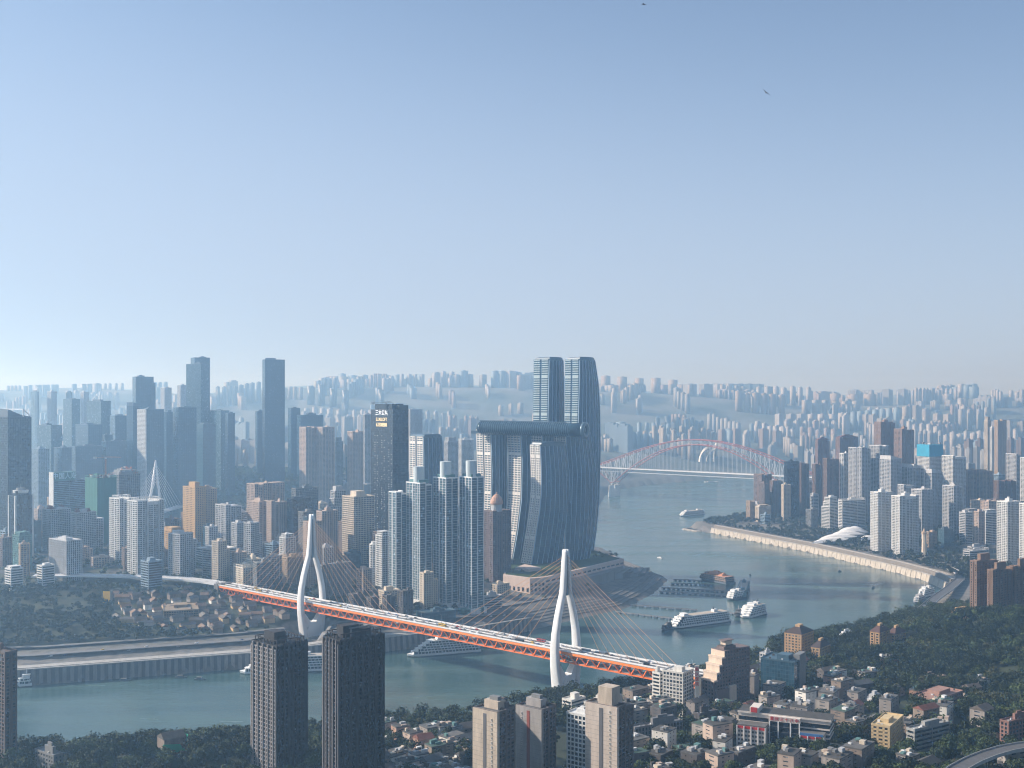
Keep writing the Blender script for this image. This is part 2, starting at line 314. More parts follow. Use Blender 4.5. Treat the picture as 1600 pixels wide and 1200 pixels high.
# style: wall, glass, storey, band height, band out, pier spacing, pier width, pier out
ST = {
 'white_res': (WHITE, G_RES, 3.1, .9, .55, 4.2, .8, .45), 'grid_white': (WHITE, G_DARK, 3.3, 1.0, .30, 3.4, .9, .35), 'lgrey_res': (LGREY, G_RES, 3.1, .9, .5, 4.4, .9, .4),
 'blue_res': (BLUEG, G_RES, 3.1, .8, .5, 3.8, .7, .5), 'brown_res': (BROWN, G_RES, 3.1, 1.0, .45, 4.2, 1.2, .5), 'pink_res': (PINK, G_RES, 3.1, 1.1, .45, 4.0, 1.3, .4),
 'tan_res': (TAN, G_RES, 3.1, 1.1, .4, 4.0, 1.2, .4), 'cream_grid': (CREAM, G_DARK, 3.4, 1.2, .3, 3.2, .8, .35), 'cream': (CREAM, G_RES, 3.2, 1.4, .3, 4.0, 1.6, .3),
 'ochre': (OCHRE, G_DARK, 3.2, 1.7, .3, 4.5, 2.2, .35), 'bands': (LGREY, G_DARK, 3.6, 1.5, .5, 30, .6, .2), 'wbands': (WHITE, G_DARK, 3.5, 1.5, .5, 24, .8, .3),
 'glass': (plainm((.05, .08, .11), .4), G_BLUE, 4.0, .35, .12, 4.5, .25, .25), 'glass_deep': (plainm((.035, .07, .12), .4), G_DEEP, 4.2, .3, .10, 6.0, .25, .2), 'glass_dark': (plainm((.02, .03, .045), .4), G_DARK, 4.0, .3, .1, 3.0, .3, .3),
 'glass_white': (WHITEP, G_BLUE, 3.6, .35, .3, 7.0, .6, .5), 'teal': (TEALW, G_TEAL, 3.4, .9, .3, 4.0, .6, .3), 'vert_white': (LGREY, G_DARK, 3.4, .8, .15, 3.2, 1.3, .7),
 'black': (wallm((.020, .019, .022)), glassm((.010, .012, .016), cell=(2, 2, 3.1)), 3.2, .9, .35, 3.2, .9, .55), 'netg': (NETG, NETG, 8, .3, .12, 6, .3, .2), 'shell': (GREY, G_DARK, 3.2, .5, .5, 4, .6, .2),
 'turq': (WHITE, G_DARK, 3.2, 1.0, .5, 3.6, .9, .4), 'blank': (CREAM, G_RES, 3.0, 2.2, .10, 9, 4, .12), 'mirror': (plainm((.05, .10, .14), .4), glassm((.03, .08, .12), rough=.08, var=.3, lit=.0), 4.0, .3, .1, 3, .2, .12),
}
def block(g, f, x0, x1, y0, y1, z0, z1, st, wall=None):
    """a storeyed box: glazed core in g, floor bands and piers standing proud of it in f"""
    W, GL, fh, bh, bo, ps, pw, po = ST[st]
    W = wall or W
    g.box(x0, x1, y0, y1, z0, z1, GL)
    n = max(1, int(round((z1 - z0) / fh))); fh = (z1 - z0) / n
    for i in range(n + 1):
        a = z0 + i * fh - (bh * .5 if i else 0); b = min(a + bh, z1 + .3)
        f.box(x0 - bo, x1 + bo, y0 - bo, y1 + bo, a, b, W)
    for (L, ax) in ((x1 - x0, 0), (y1 - y0, 1)):
        k = max(1, int(round(L / ps)))
        for i in range(k + 1):
            c = -L / 2 + i * L / k; c = min(max(c, -L / 2 + pw / 2 - po * .5), L / 2 - pw / 2 + po * .5)
            if ax == 0:
                m = (x0 + x1) / 2 + c; f.box(m - pw / 2, m + pw / 2, y0 - po, y0 + .1, z0, z1, W); f.box(m - pw / 2, m + pw / 2, y1 - .1, y1 + po, z0, z1, W)
            else:
                m = (y0 + y1) / 2 + c; f.box(x0 - po, x0 + .1, m - pw / 2, m + pw / 2, z0, z1 - .02, W); f.box(x1 - .1, x1 + po, m - pw / 2, m + pw / 2, z0, z1 - .02, W)
def roofstuff(rm, x0, x1, y0, y1, z, rr, wall, fancy=True, rmat=None):
    """parapet, stair head, plant boxes and tanks"""
    t = .35; h = 1.3; rm.box(x0 - .3, x1 + .3, y0 - .3, y1 + .3, z - .2, z + .12, rmat or ROOF)
    for a in ((x0 - .45, x1 + .45, y0 - .45, y0 - .1), (x0 - .45, x1 + .45, y1 + .1, y1 + .45), (x0 - .45, x0 - .1, y0 - .1, y1 + .1), (x1 + .1, x1 + .45, y0 - .1, y1 + .1)): rm.box(*a, z - .3, z + h, wall)
    w, d = x1 - x0, y1 - y0
    if fancy and min(w, d) > 6:
        cx, cyy = (x0 + x1) / 2 + rr.uniform(-.15, .15) * w, (y0 + y1) / 2 + rr.uniform(-.15, .15) * d; a, b = w * rr.uniform(.15, .26), d * rr.uniform(.15, .26); hh = rr.uniform(3, 6)
        rm.box(cx - a, cx + a, cyy - b, cyy + b, z - .1, z + hh, wall)
        if rr.random() < .5: rm.box(cx - a * .5, cx + a * .4, cyy - b * .5, cyy + b * .5, z + hh - .1, z + hh + rr.uniform(1.5, 3), wall)
        for i in range(rr.randint(2, 6)):
            px, py = rr.uniform(x0 + 1, x1 - 2.5), rr.uniform(y0 + 1, y1 - 2.5); rm.box(px, px + rr.uniform(.8, 2.2), py, py + rr.uniform(.8, 2.2), z, z + rr.uniform(.8, 2), rr.choice([GREY, WHITE, ROOFD, LGREY]))
def roofframe(rm, x0, x1, y0, y1, z, h, mat):
    k = max(2, int((x1 - x0) / 4)); j = max(2, int((y1 - y0) / 4))
    for i in range(k + 1):
        x = x0 + (x1 - x0) * i / k
        for y in (y0, y1): rm.box(x - .3, x + .3, y - .3, y + .3, z - .3, z + h, mat)
    for i in range(1, j):
        y = y0 + (y1 - y0) * i / j
        for x in (x0, x1): rm.box(x - .3, x + .3, y - .3, y + .3, z - .3, z + h, mat)
    for y in (y0, y1): rm.box(x0 - .4, x1 + .4, y - .4, y + .4, z + h - .2, z + h + .5, mat)
    for x in (x0, x1): rm.box(x - .4, x + .4, y0 + .4, y1 - .4, z + h - .2, z + h + .5, mat)
FOOT = []       # footprints already taken: x, y, radius
def solve(xl, xc, xr, D, al):
    """footprint whose near corner projects to xc and whose two visible faces end at xl and xr"""
    Cx = px2x(xc, D); sa, ca = math.sin(al), math.cos(al); tl, tr = (xl - CX) / F, (xr - CX) / F
    a = (Cx - tl * D) / max(.12, ca + tl * sa); b = (tr * D - Cx) / max(.12, sa - tr * ca)
    a = min(max(a, 7), 75); b = min(max(b, 7), 75)
    return a, b, (Cx - a * ca / 2 + b * sa / 2, D + a * sa / 2 + b * ca / 2), math.pi / 2 - al
def alpha(px): return R(np.interp(px, [0, 200, 500, 800, 1600], [38, 42, 52, 58, 66]))
def tower(name, label, cat, xl, xc, xr, yt, D, st, form='box', group=None, al=None, zb=None, top=None, seed=None, H=None, wall=None, crown=None, rmat=None, cut=None):
    al = R(al) if al else alpha(xc); a, b, (x, y), rz = solve(xl, xc, xr, D, al)
    z0 = (gz(x, y) if zb is None else zb); z0 = z0 - (1.5 if zb is None else 0)
    h = (zat(yt, D) - z0) if H is None else H
    h = max(h, 6); FOOT.append((x, y, max(a, b) * .62))
    rr = random.Random(seed if seed is not None else int(xl * 7 + yt))
    root = thing(name, label, cat, (x, y, z0), rz, group)
    g, f, rm = MB(), MB(), MB(); W = wall or ST[st][0]
    X, Y = b / 2, a / 2
    if form == 'box': block(g, f, -X, X, -Y, Y, 0, h, st, wall); roofstuff(rm, -X, X, -Y, Y, h, rr, W, rmat=rmat)
    elif form == 'pod':
        block(g, f, -X, X, -Y, Y, 0, h, st, wall); roofstuff(rm, -X, X, -Y, Y, h, rr, W)
        block(g, f, -X - 6, X + 6, -Y - 6, Y + 6, 0, min(14, h * .2), 'bands'); 
    elif form == 'res':          # slabs of bays with deep slots between them
        k = max(2, int(round((X * 2) / 9))); gap = 1.6; w = (2 * X - gap * (k - 1)) / k
        g.box(-X + 1.2, X - 1.2, -Y + 1.5, Y - 1.5, 0, h - 1, W)
        for i in range(k):
            x0 = -X + i * (w + gap); hh = h - (rr.choice([0, 0, 3.1, 6.2]) if 0 < i < k - 1 else rr.choice([0, 3.1]))
            if i == 0: hh = h
            ym = Y * rr.uniform(-.05, .1)
            block(g, f, x0, x0 + w, -Y + (0 if i % 2 == 0 else 1.2), ym - .8, 0, hh, st, wall); block(g, f, x0, x0 + w, ym + .8, Y, 0, hh - .01, st, wall)
            roofstuff(rm, x0, x0 + w, -Y + (0 if i % 2 == 0 else 1.2), Y, hh + .3, rr, W, fancy=(i == k // 2))
        if crown == 'frame': roofframe(rm, -X * .8, X * .8, -Y * .7, Y * .7, h, 5, W)
    elif form == 'step':
        n = 3
        for i in range(n):
            s = 1 - .16 * i; z1 = h * (.72 + .14 * i) if i < n - 1 else h; zz = 0 if i == 0 else h * (.72 + .14 * (i - 1))
            block(g, f, -X * s, X * s, -Y * s, Y * s, zz, z1, st, wall); roofstuff(rm, -X * s, X * s, -Y * s, Y * s, z1, rr, W, fancy=(i == n - 1))
    elif form == 'round':
        n = 16; rr_ = [(X * math.cos(2 * math.pi * (i + .5) / n), Y * math.sin(2 * math.pi * (i + .5) / n)) for i in range(n)]
        g.prism(rr_, 0, h, ST[st][1]); k = int(h / ST[st][2])
        for i in range(k + 1): f.prism([(p * 1.03, q * 1.03) for p, q in rr_], min(i * h / k, h - .2), min(i * h / k, h - .2) + ST[st][3], W)
        for p, q in rr_: f.box(p * 1.02 - .4, p * 1.02 + .4, q * 1.02 - .4, q * 1.02 + .4, 0, h, W)
        rm.prism([(p * .6, q * .6) for p, q in rr_], h, h + 5, W)
    if form == 'box' and crown is None and D > 1600 and min(X, Y) > 5:
        k = rr.random()
        if k < .4: block(g, f, -X * .78, X * .7, -Y * .75, Y * .8, h, h + min(9, h * .06) + 2, st, wall)
        elif k < .6: roofframe(rm, -X, X, -Y, Y, h, 4, W)
        if k > .5 and 'glass' in st: rm.cyl(X * .1, 0, h, h + 14, .35, .2, STEEL, 5)
    if crown == 'slant':
        rm.loft([[(-X, -Y, h), (X, -Y, h), (X, Y, h), (-X, Y, h)], [(-X, -Y, h + 9), (X, -Y, h + 2), (X, Y, h + 2), (-X, Y, h + 9)]], W)
    if crown == 'box': rm.box(-X * .5, X * .35, -Y * .5, Y * .5, h - .1, h + 9, W)
    if crown == 'tank': rm.box(-X * .25, X * .3, -Y * .4, Y * .4, h - .1, h + 6, W); rm.cyl(0, 0, h + 5.8, h + 9, 2.2, 2.2, W)
    if crown == 'pyr':
        rm.loft([[(-X - 1, -Y - 1, h + 1.2), (X + 1, -Y - 1, h + 1.2), (X + 1, Y + 1, h + 1.2), (-X - 1, Y + 1, h + 1.2)], [(-X * .35, -Y * .35, h + 7), (X * .35, -Y * .35, h + 7), (X * .35, Y * .35, h + 7), (-X * .35, Y * .35, h + 7)]], rmat or RTILE)
        rm.box(-X * .28, X * .28, -Y * .28, Y * .28, h + 6.5, h + 9.5, W)
    if crown == 'gable':
        for s in (-1, 1): rm.loft([[(-X * .1 + s * X * .55 - 4, -Y * .5, h), (-X * .1 + s * X * .55 + 4, -Y * .5, h), (-X * .1 + s * X * .55 + 4, Y * .5, h), (-X * .1 + s * X * .55 - 4, Y * .5, h)], [(-X * .1 + s * X * .55 - 1, -Y * .4, h + 7), (-X * .1 + s * X * .55 + 1, -Y * .4, h + 7), (-X * .1 + s * X * .55 + 1, Y * .4, h + 7), (-X * .1 + s * X * .55 - 1, Y * .4, h + 7)]], RTILE)
    gl = g.build('glazing', root); f.build('facade', root); rm.build('roof', root)
    root['_dim'] = (X, Y, h)
    return root, X, Y, h
def shown(o):
    X, Y, h = o['_dim']; return X, Y, h
def window_part(root, name, x, y, z, w, h, axis, glass, frame, sill=True):
    """a framed window standing slightly proud of the wall; axis 'x-' is the face looking to local -x, 'y-' to local -y"""
    key = (round(w, 2), round(h, 2), axis, glass.name, frame.name)
    if key not in _wm:
        fr, gl = MB(), MB(); t = .14
        def bx(m, a0, a1, z0, z1, d0, d1, mat):
            if axis == 'y-': m.box(a0, a1, -d1, -d0, z0, z1, mat)
            else: m.box(-d1, -d0, a0, a1, z0, z1, mat)
        bx(fr, -w / 2, w / 2, h, h + t, 0, .22, frame); bx(fr, -w / 2 - .1, w / 2 + .1, -t, 0, 0, .32, frame)
        bx(fr, -w / 2, -w / 2 + t, 0, h, 0, .22, frame); bx(fr, w / 2 - t, w / 2, 0, h, 0, .22, frame); bx(fr, -t / 2, t / 2, 0, h, 0, .18, frame)
        bx(gl, -w / 2 + t, w / 2 - t, 0, h, 0, .10, glass)
        _wm[key] = (fr.mesh('frame'), gl.mesh('window'))
    fm, gm = _wm[key]
    w_ = bpy.data.objects.new('window', gm); COL.objects.link(w_); w_.parent = root; w_.location = (x, y, z)
    fo = bpy.data.objects.new('frame', fm); COL.objects.link(fo); fo.parent = w_
    return w_
_wm = {}
def text(body, size, mat, loc, rot, parent=None, name='lettering', ext=.15, spacing=1.0):
    c = bpy.data.curves.new(name, 'FONT'); c.body = body; c.size = size; c.extrude = ext; c.align_x = 'CENTER'; c.align_y = 'CENTER'; c.space_character = spacing; c.offset = size * .012
    c.materials.append(mat); t = bpy.data.objects.new(name + '_curve', c); COL.objects.link(t); bpy.context.view_layer.update()
    me = bpy.data.meshes.new_from_object(t.evaluated_get(bpy.context.evaluated_depsgraph_get())); bpy.data.objects.remove(t)
    me.name = name; me.materials.clear(); me.materials.append(mat)
    o = bpy.data.objects.new(name, me); COL.objects.link(o); o.location = loc; o.rotation_euler = rot
    if parent is not None: o.parent = parent
    return o
# ------------------------------------------------------------------ the cable-stayed double-deck bridge
P2 = Vector((58.6, 1222, 0)); U = Vector((-.7424, .67, 0)); N = Vector((.67, .7424, 0)); SPAN = 445; ZD = 54.0
def bp(t, n, z): p = P2 + U * t + N * n; return (p.x, p.y, z)
BR = math.atan2(U.y, U.x)
def cable_bridge():
    root = thing('cable_stayed_bridge', 'long double-deck river bridge with orange truss sides and two white needle-eye pylons', 'bridge', (P2.x, P2.y, 0), 0)
    def part(mb, name, par=root, smooth=False):
        o = mb.build(name, par, smooth); o.location = (-P2.x, -P2.y, 0) if par is root else (0, 0, 0); return o
    T0, T1 = -175, 652
    def slab(mb, t0, t1, n0, n1, z0, z1, mat): mb.loft([[bp(t0, n0, z0), bp(t0, n1, z0), bp(t0, n1, z1), bp(t0, n0, z1)], [bp(t1, n0, z0), bp(t1, n1, z0), bp(t1, n1, z1), bp(t1, n0, z1)]], mat)
    ASPH = wallm((.17, .17, .175), dirt=.2); ORD = plainm((.84, .19, .035), .5); DECKU = wallm((.42, .42, .42), dirt=.15)
    m = MB(); slab(m, T0, T1, -12, 12, ZD - .6, ZD, DECKU); part(m, 'upper_deck')
    m = MB(); slab(m, T0, T1, -9.5, 9.5, ZD + .004, ZD + .03, ASPH); 
    part(m, 'roadway')
    m = MB()
    for s in (-1, 1): slab(m, T0, T1, 12.0 * s - .3, 12.0 * s + .3, ZD, ZD + 1.3, WHITEP); slab(m, T0, T1, 9.6 * s - .15, 9.6 * s + .15, ZD, ZD + .9, WHITEP)
    slab(m, T0, T1, -.5, .5, ZD + .03, ZD + .9, WHITEP)
    part(m, 'guard_rail')
    m = MB()
    for k in range(int((T1 - T0) / 6)): t = T0 + 3 + k * 6; [slab(m, t, t + 2.4, n - .08, n + .08, ZD + .031, ZD + .05, WHITEP) for n in (-6.4, -3.4, 3.4, 6.4)]
    part(m, 'lane_marking')['kind'] = 'stuff'
    m = MB(); slab(m, T0, T1, -7.5, 7.5, ZD - 12.2, ZD - 11.6, LGREY)
    for n in (-4, -2.5, 2.5, 4): slab(m, T0, T1, n - .1, n + .1, ZD - 11.6, ZD - 11.3, STEEL)
    part(m, 'lower_deck')
    for s in (-1, 1):
        m = MB(); slab(m, T0, T1, 11.3 * s - .5, 11.3 * s + .5, ZD - 3.4, ZD - .62, ORANGE); part(m, 'top_chord')
        m = MB(); slab(m, T0, T1, 7.9 * s - .5, 7.9 * s + .5, ZD - 13.2, ZD - 11.7, ORD); part(m, 'bottom_chord')
        m = MB(); k = int((T1 - T0) / 14.6)
        for i in range(k):
            t = T0 + (i + .5) * (T1 - T0) / k; d = (T1 - T0) / k / 2
            for e in (-1, 1): m.bar(bp(t, 8.1 * s, ZD - 12), bp(t + e * d * .94, 10.9 * s, ZD - 3), 1.0, 1.0, ORD)
            m.loft([[bp(t - 3.1, 7.75 * s + dn, ZD - 12), bp(t + 3.1, 7.75 * s + dn, ZD - 12), bp(t + 1.6, 8.25 * s + dn, ZD - 9.6), bp(t - 1.6, 8.25 * s + dn, ZD - 9.6)] for dn in (-.4, .4)], ORD)
        part(m, 'truss_diagonal')['kind'] = 'stuff'
    m = MB()
    for i in range(int((T1 - T0) / 14.6) + 1): t = T0 + i * 14.6; m.bar(bp(t, -10.8, ZD - 2), bp(t, 10.8, ZD - 2), .8, 1.6, ORD); m.bar(bp(t, -7.5, ZD - 12.6), bp(t, 7.5, ZD - 12.6), .8, 1.0, ORD)
    part(m, 'cross_beam')['kind'] = 'stuff'
    # pylons: two curved legs that meet high above the deck and again below it
    for tp, ztop, zb in ((0, 162, -3), (SPAN, 171, 3)):
        py = MB(); prof = [(zb, 12.5, 7.5, 15), (12, 13.4, 7.5, 14.5), (26, 15.8, 7.2, 13), (40, 18.0, 6.6, 11.5), (56, 18.6, 6.2, 10.5), (72, 17.2, 6.0, 9.5), (90, 13.2, 5.9, 8.6), (105, 8.6, 5.8, 8.0), (116, 4.9, 5.4, 7.6), (135, 3.5, 4.2, 7.0), (150, 2.7, 3.3, 6.4), (ztop - 3, 1.9, 2.5, 5.8), (ztop, 1.7, 2.2, 5.4)]
        pr = part(MB_loft_leg(prof, tp, -1), 'pylon', root, True); pr.data.materials
        part(MB_loft_leg(prof, tp, 1), 'pylon_leg', root, True)
        b = MB()   # infill below the eye, and the slot wall above it
        def sl(z0, z1, w0, w1, d0, d1): b.loft([[bp(tp - d, -w, z), bp(tp + d, -w, z), bp(tp + d, w, z), bp(tp - d, w, z)] for z, w, d in ((z0, w0, d0), (z1, w1, d1))], WHITEP)
        sl(zb, 16, 12, 11.5, 6.6, 6.2); sl(16, 26, 11.5, 6, 6.2, 5)
        for s in (-1, 1): b.loft([[bp(tp - 4.8, s * 14, 20), bp(tp + 4.8, s * 14, 20), bp(tp + 4.8, s * 0.2, 20), bp(tp - 4.8, s * .2, 20)], [bp(tp - 3.6, s * 15.5, 38), bp(tp + 3.6, s * 15.5, 38), bp(tp + 3.6, s * 13.0, 38), bp(tp - 3.6, s * 13.0, 38)]], WHITEP)
        part(b, 'pylon_base'); b = MB()
        b.loft([[bp(tp - d, -w, z), bp(tp + d, -w, z), bp(tp + d, w, z), bp(tp - d, w, z)] for z, w, d in ((112, 1.6, 2.2), (ztop - 6, 1.0, 1.8))], plainm((.10, .16, .22), .4))
        part(b, 'pylon_web')
        m = MB(); m.box(-15, 15, -11, 11, zb - 6, zb + 4, CONC, rot=BR - math.pi / 2, c=bp(tp, 0, 0)[:2]); part(m, 'footing')
    CABM = plainm((.60, .32, .14), .5)
    for tp, ztop in ((0, 162), (SPAN, 171)):
        for s in (-1, 1):
            for k in range(9):
                c = MB(); t = tp + s * (58 + 15.2 * k) * (.83 if (tp == 0 and s < 0) else 1)
                c.tube([bp(tp + s * 1.5, 0, ztop - 36 + 3.6 * k), bp(t, 0, ZD + .5)], .22, CABM, 5); part(c, 'cable')
    for t in (600, 640): m = MB(); m.box(-9, 9, -4, 4, 15, ZD - 13.2, CONCD, rot=BR - math.pi / 2, c=bp(t, 0, 0)[:2]); part(m, 'pier')
    m = MB(); m.box(-13, 13, -5, 5, 15, ZD + 1.5, CONCD, rot=BR - math.pi / 2, c=bp(655, 0, 0)[:2])
    part(m, 'abutment')
    m = MB(); m.box(-13, 13, -6, 6, 20, ZD - .7, CONCD, rot=BR - math.pi / 2, c=bp(T0 - 5, 0, 0)[:2]); part(m, 'abutment')
    for t in np.arange(T0 + 20, T1, 36):
        for s in (-1, 1):
            m = MB(); m.tube([bp(t, 11.6 * s, ZD), bp(t, 11.6 * s, ZD + 9), bp(t, 9.2 * s, ZD + 10)], .14, STEEL, 4); part(m, 'lamp_post')
    return root
PYLM = wallm((.74, .755, .77), dirt=.16, rough=.5, sc=.05)
def MB_loft_leg(prof, tp, s):
    """one curved leg: rounded section, offset across the deck by the profile"""
    m = MB(); rings = []
    for z, off, wn, wt in prof:
        ring = []
        for i in range(16):
            a = 2 * math.pi * i / 16; ca, sa = math.cos(a), math.sin(a); q = .55
            ring.append(bp(tp + wt / 2 * math.copysign(abs(sa) ** q, sa), s * off + wn / 2 * math.copysign(abs(ca) ** q, ca), z))
        rings.append(ring)
    m.loft(rings, PYLM); return m
cable_bridge()
# approach road on the peninsula
def ramp(name, label, pts, w, mat, edge, cat='viaduct', piers=True, h=1.4):
    root = thing(name, label, cat, pts[0]); L = []
    dk, rl, pi_ = MB(), MB(), MB(); P = [Vector(p) - Vector(pts[0]) for p in pts]
    for k, (n0, n1, z0, z1, mb, mt) in enumerate(((-w / 2, w / 2, -h, 0, dk, mat), (-w / 2 - .3, -w / 2, -h, 1.0, rl, edge), (w / 2, w / 2 + .3, -h, 1.0, rl, edge))):
        rings = []
        for i, p in enumerate(P):
            d = (P[min(i + 1, len(P) - 1)] - P[max(i - 1, 0)]); d.z = 0; d.normalize(); n = Vector((-d.y, d.x, 0))
            rings.append([tuple(p + n * n0 + Vector((0, 0, z0))), tuple(p + n * n1 + Vector((0, 0, z0))), tuple(p + n * n1 + Vector((0, 0, z1))), tuple(p + n * n0 + Vector((0, 0, z1)))])
        mb.loft(rings, mt)
    dk.build('deck', root); rl.build('parapet', root)
    if piers:
        for i in range(1, len(P), 2):
            wx, wy = P[i].x + pts[0][0], P[i].y + pts[0][1]; g0 = gz(wx, wy) - pts[0][2]
            if P[i].z - h - g0 > 3: q = MB(); q.cyl(P[i].x, P[i].y, g0 - 3, P[i].z - h, 1.3, 1.3, CONC); q.build('pier', root)
    return root
PALE = wallm((.55, .56, .58), dirt=.2); RDK = wallm((.10, .10, .105), dirt=.3)
ramp('approach_viaduct', 'pale grey ramp leading off the far end of the orange bridge', [(bp(655, 0, 0)[0], bp(655, 0, 0)[1], 54), (-455, 1678, 55), (-490, 1692, 56.5), (-535, 1700, 58), (-590, 1700, 60), (-650, 1694, 62), (-720, 1684, 63)], 22, PALE, WHITEP)
FOOT += [(-455, 1678, 16), (-490, 1692, 16), (-520, 1697, 16), (-560, 1700, 16), (-590, 1700, 16), (-620, 1697, 16), (-650, 1694, 16), (-685, 1690, 16), (-470, 1660, 14), (-500, 1672, 14), (-540, 1680, 14), (-580, 1680, 14)]
# ------------------------------------------------------------------ the big arch bridge
def arch_bridge():
    A = Vector((357, 3905, 0)); B = Vector((868, 3440, 0)); u = (B - A).normalized(); L = (B - A).length; n = Vector((-u.y, u.x, 0)); ZA = 100.0
    root = thing('arch_bridge', 'wide red steel truss arch bridge crossing the river far upstream', 'bridge', (A.x, A.y, 0))
    PT = lambda s, w, z: tuple(u * s + n * w + Vector((0, 0, z)))
    RT = plainm((.30, .085, .07), .6); PB = plainm((.50, .54, .58), .5)
    up = lambda s: ZA + 6 + 98 * max(0, math.sin(math.pi * (s + 75) / (L + 150))) ** 1.15
    lo = lambda s: 42 + 146 * (1 - (1 - 2 * s / L) ** 2) if 0 <= s <= L else 42 + 60 * min(1, (-s if s < 0 else s - L) / 90) ** .8
    for w in (-16, 16):
        m = MB(); k = 52; ss = [-90 + (L + 180) * i / k for i in range(k + 1)]
        m.tube([PT(s, w, up(s)) for s in ss], 1.7, RT, 4); m.tube([PT(s, w, lo(s)) for s in ss], 1.7, RT, 4)
        m.build('arch_rib', root)
        m = MB()
        for i in range(k):
            a, b = ss[i], ss[i + 1]; m.tube([PT(a, w, lo(a)), PT(a, w, up(a))], .7, PB, 4); m.tube([PT(a, w, up(a)) if i % 2 else PT(a, w, lo(a)), PT(b, w, lo(b)) if i % 2 else PT(b, w, up(b))], .7, PB, 4)
        m.build('truss_diagonal', root)['kind'] = 'stuff'
        m = MB()
        for i in range(k):
            s = ss[i]
            if 0 < s < L and lo(s) > ZA + 4: m.tube([PT(s, w, ZA), PT(s, w, lo(s))], .35, PB, 4)
        m.build('hanger', root)['kind'] = 'stuff'
    m = MB()
    for i in range(0, k + 1, 2): s = ss[i]; m.tube([PT(s, -16, up(s)), PT(s, 16, up(s))], .6, RT, 4)
    m.build('cross_brace', root)['kind'] = 'stuff'
    for z, w, mt, nm in ((ZA, 18, WHITEP, 'upper_deck'), (ZA - 12, 15, PB, 'lower_deck')):
        m = MB(); m.loft([[PT(s, -w, z - 2), PT(s, w, z - 2), PT(s, w, z), PT(s, -w, z)] for s in (-420, L + 300)], mt); m.build(nm, root)
    for s0 in (0, L):
        m = MB()
        for w in (-16, 16):
            q = PT(s0, w, 0); m.loft([[(q[0] - e, q[1] - e * .7, z), (q[0] + e, q[1] - e * .7, z), (q[0] + e, q[1] + e * .7, z), (q[0] - e, q[1] + e * .7, z)] for z, e in ((-3, 11), (36, 9), (40, 9))], WHITE)
            for d in (-34, -17, 0, 17, 34): m.tube([PT(s0, w, 40), PT(s0 + d, w, ZA - 12)], 1.1, PB, 4)
        m.build('pier', root)
    for s0 in (-180, -300, -400, L + 160, L + 270):
        m = MB()
        for w in (-12, 12): m.cyl(*PT(s0, w, 0)[:2], 0, ZA - 13, 3, 3, CONC, 8)
        m.box(-3, 3, -14, 14, ZA - 18, ZA - 12.5, CONC, rot=math.atan2(u.y, u.x), c=PT(s0, 0, 0)[:2]); m.build('pier', root)
arch_bridge()
# single-pylon bridge over the tributary, seen end on between the towers
def needle_bridge():
    D = 2700; x = px2x(240, D); r = thing('harp_bridge', 'slim white needle pylon of the smaller bridge rising behind the twin white towers', 'bridge', (x, D, 0))
    m = MB(); zt = zat(719, D)
    for s in (-1, 1): m.tube([(s * 16, 0, 0), (s * 18, 0, 50), (s * 9 + 4, 0, 110), (5, 0, zt)], [4.5, 4, 3, 1.6], WHITEP, 8)
    m.build('pylon', r, True)
    m = MB(); m.loft([[(-12, -260, 54), (12, -260, 54), (12, -260, 57), (-12, -260, 57)], [(-12, 300, 54), (12, 300, 54), (12, 300, 57), (-12, 300, 57)]], PALE); m.build('deck', r)
    for s in (-1, 1):
        for k in range(8): c = MB(); c.tube([(5, s, zt - 10 - 6 * k), (0, s * (230 - 22 * k), 57)], .4, WHITEP, 4); c.build('cable', r)
needle_bridge()

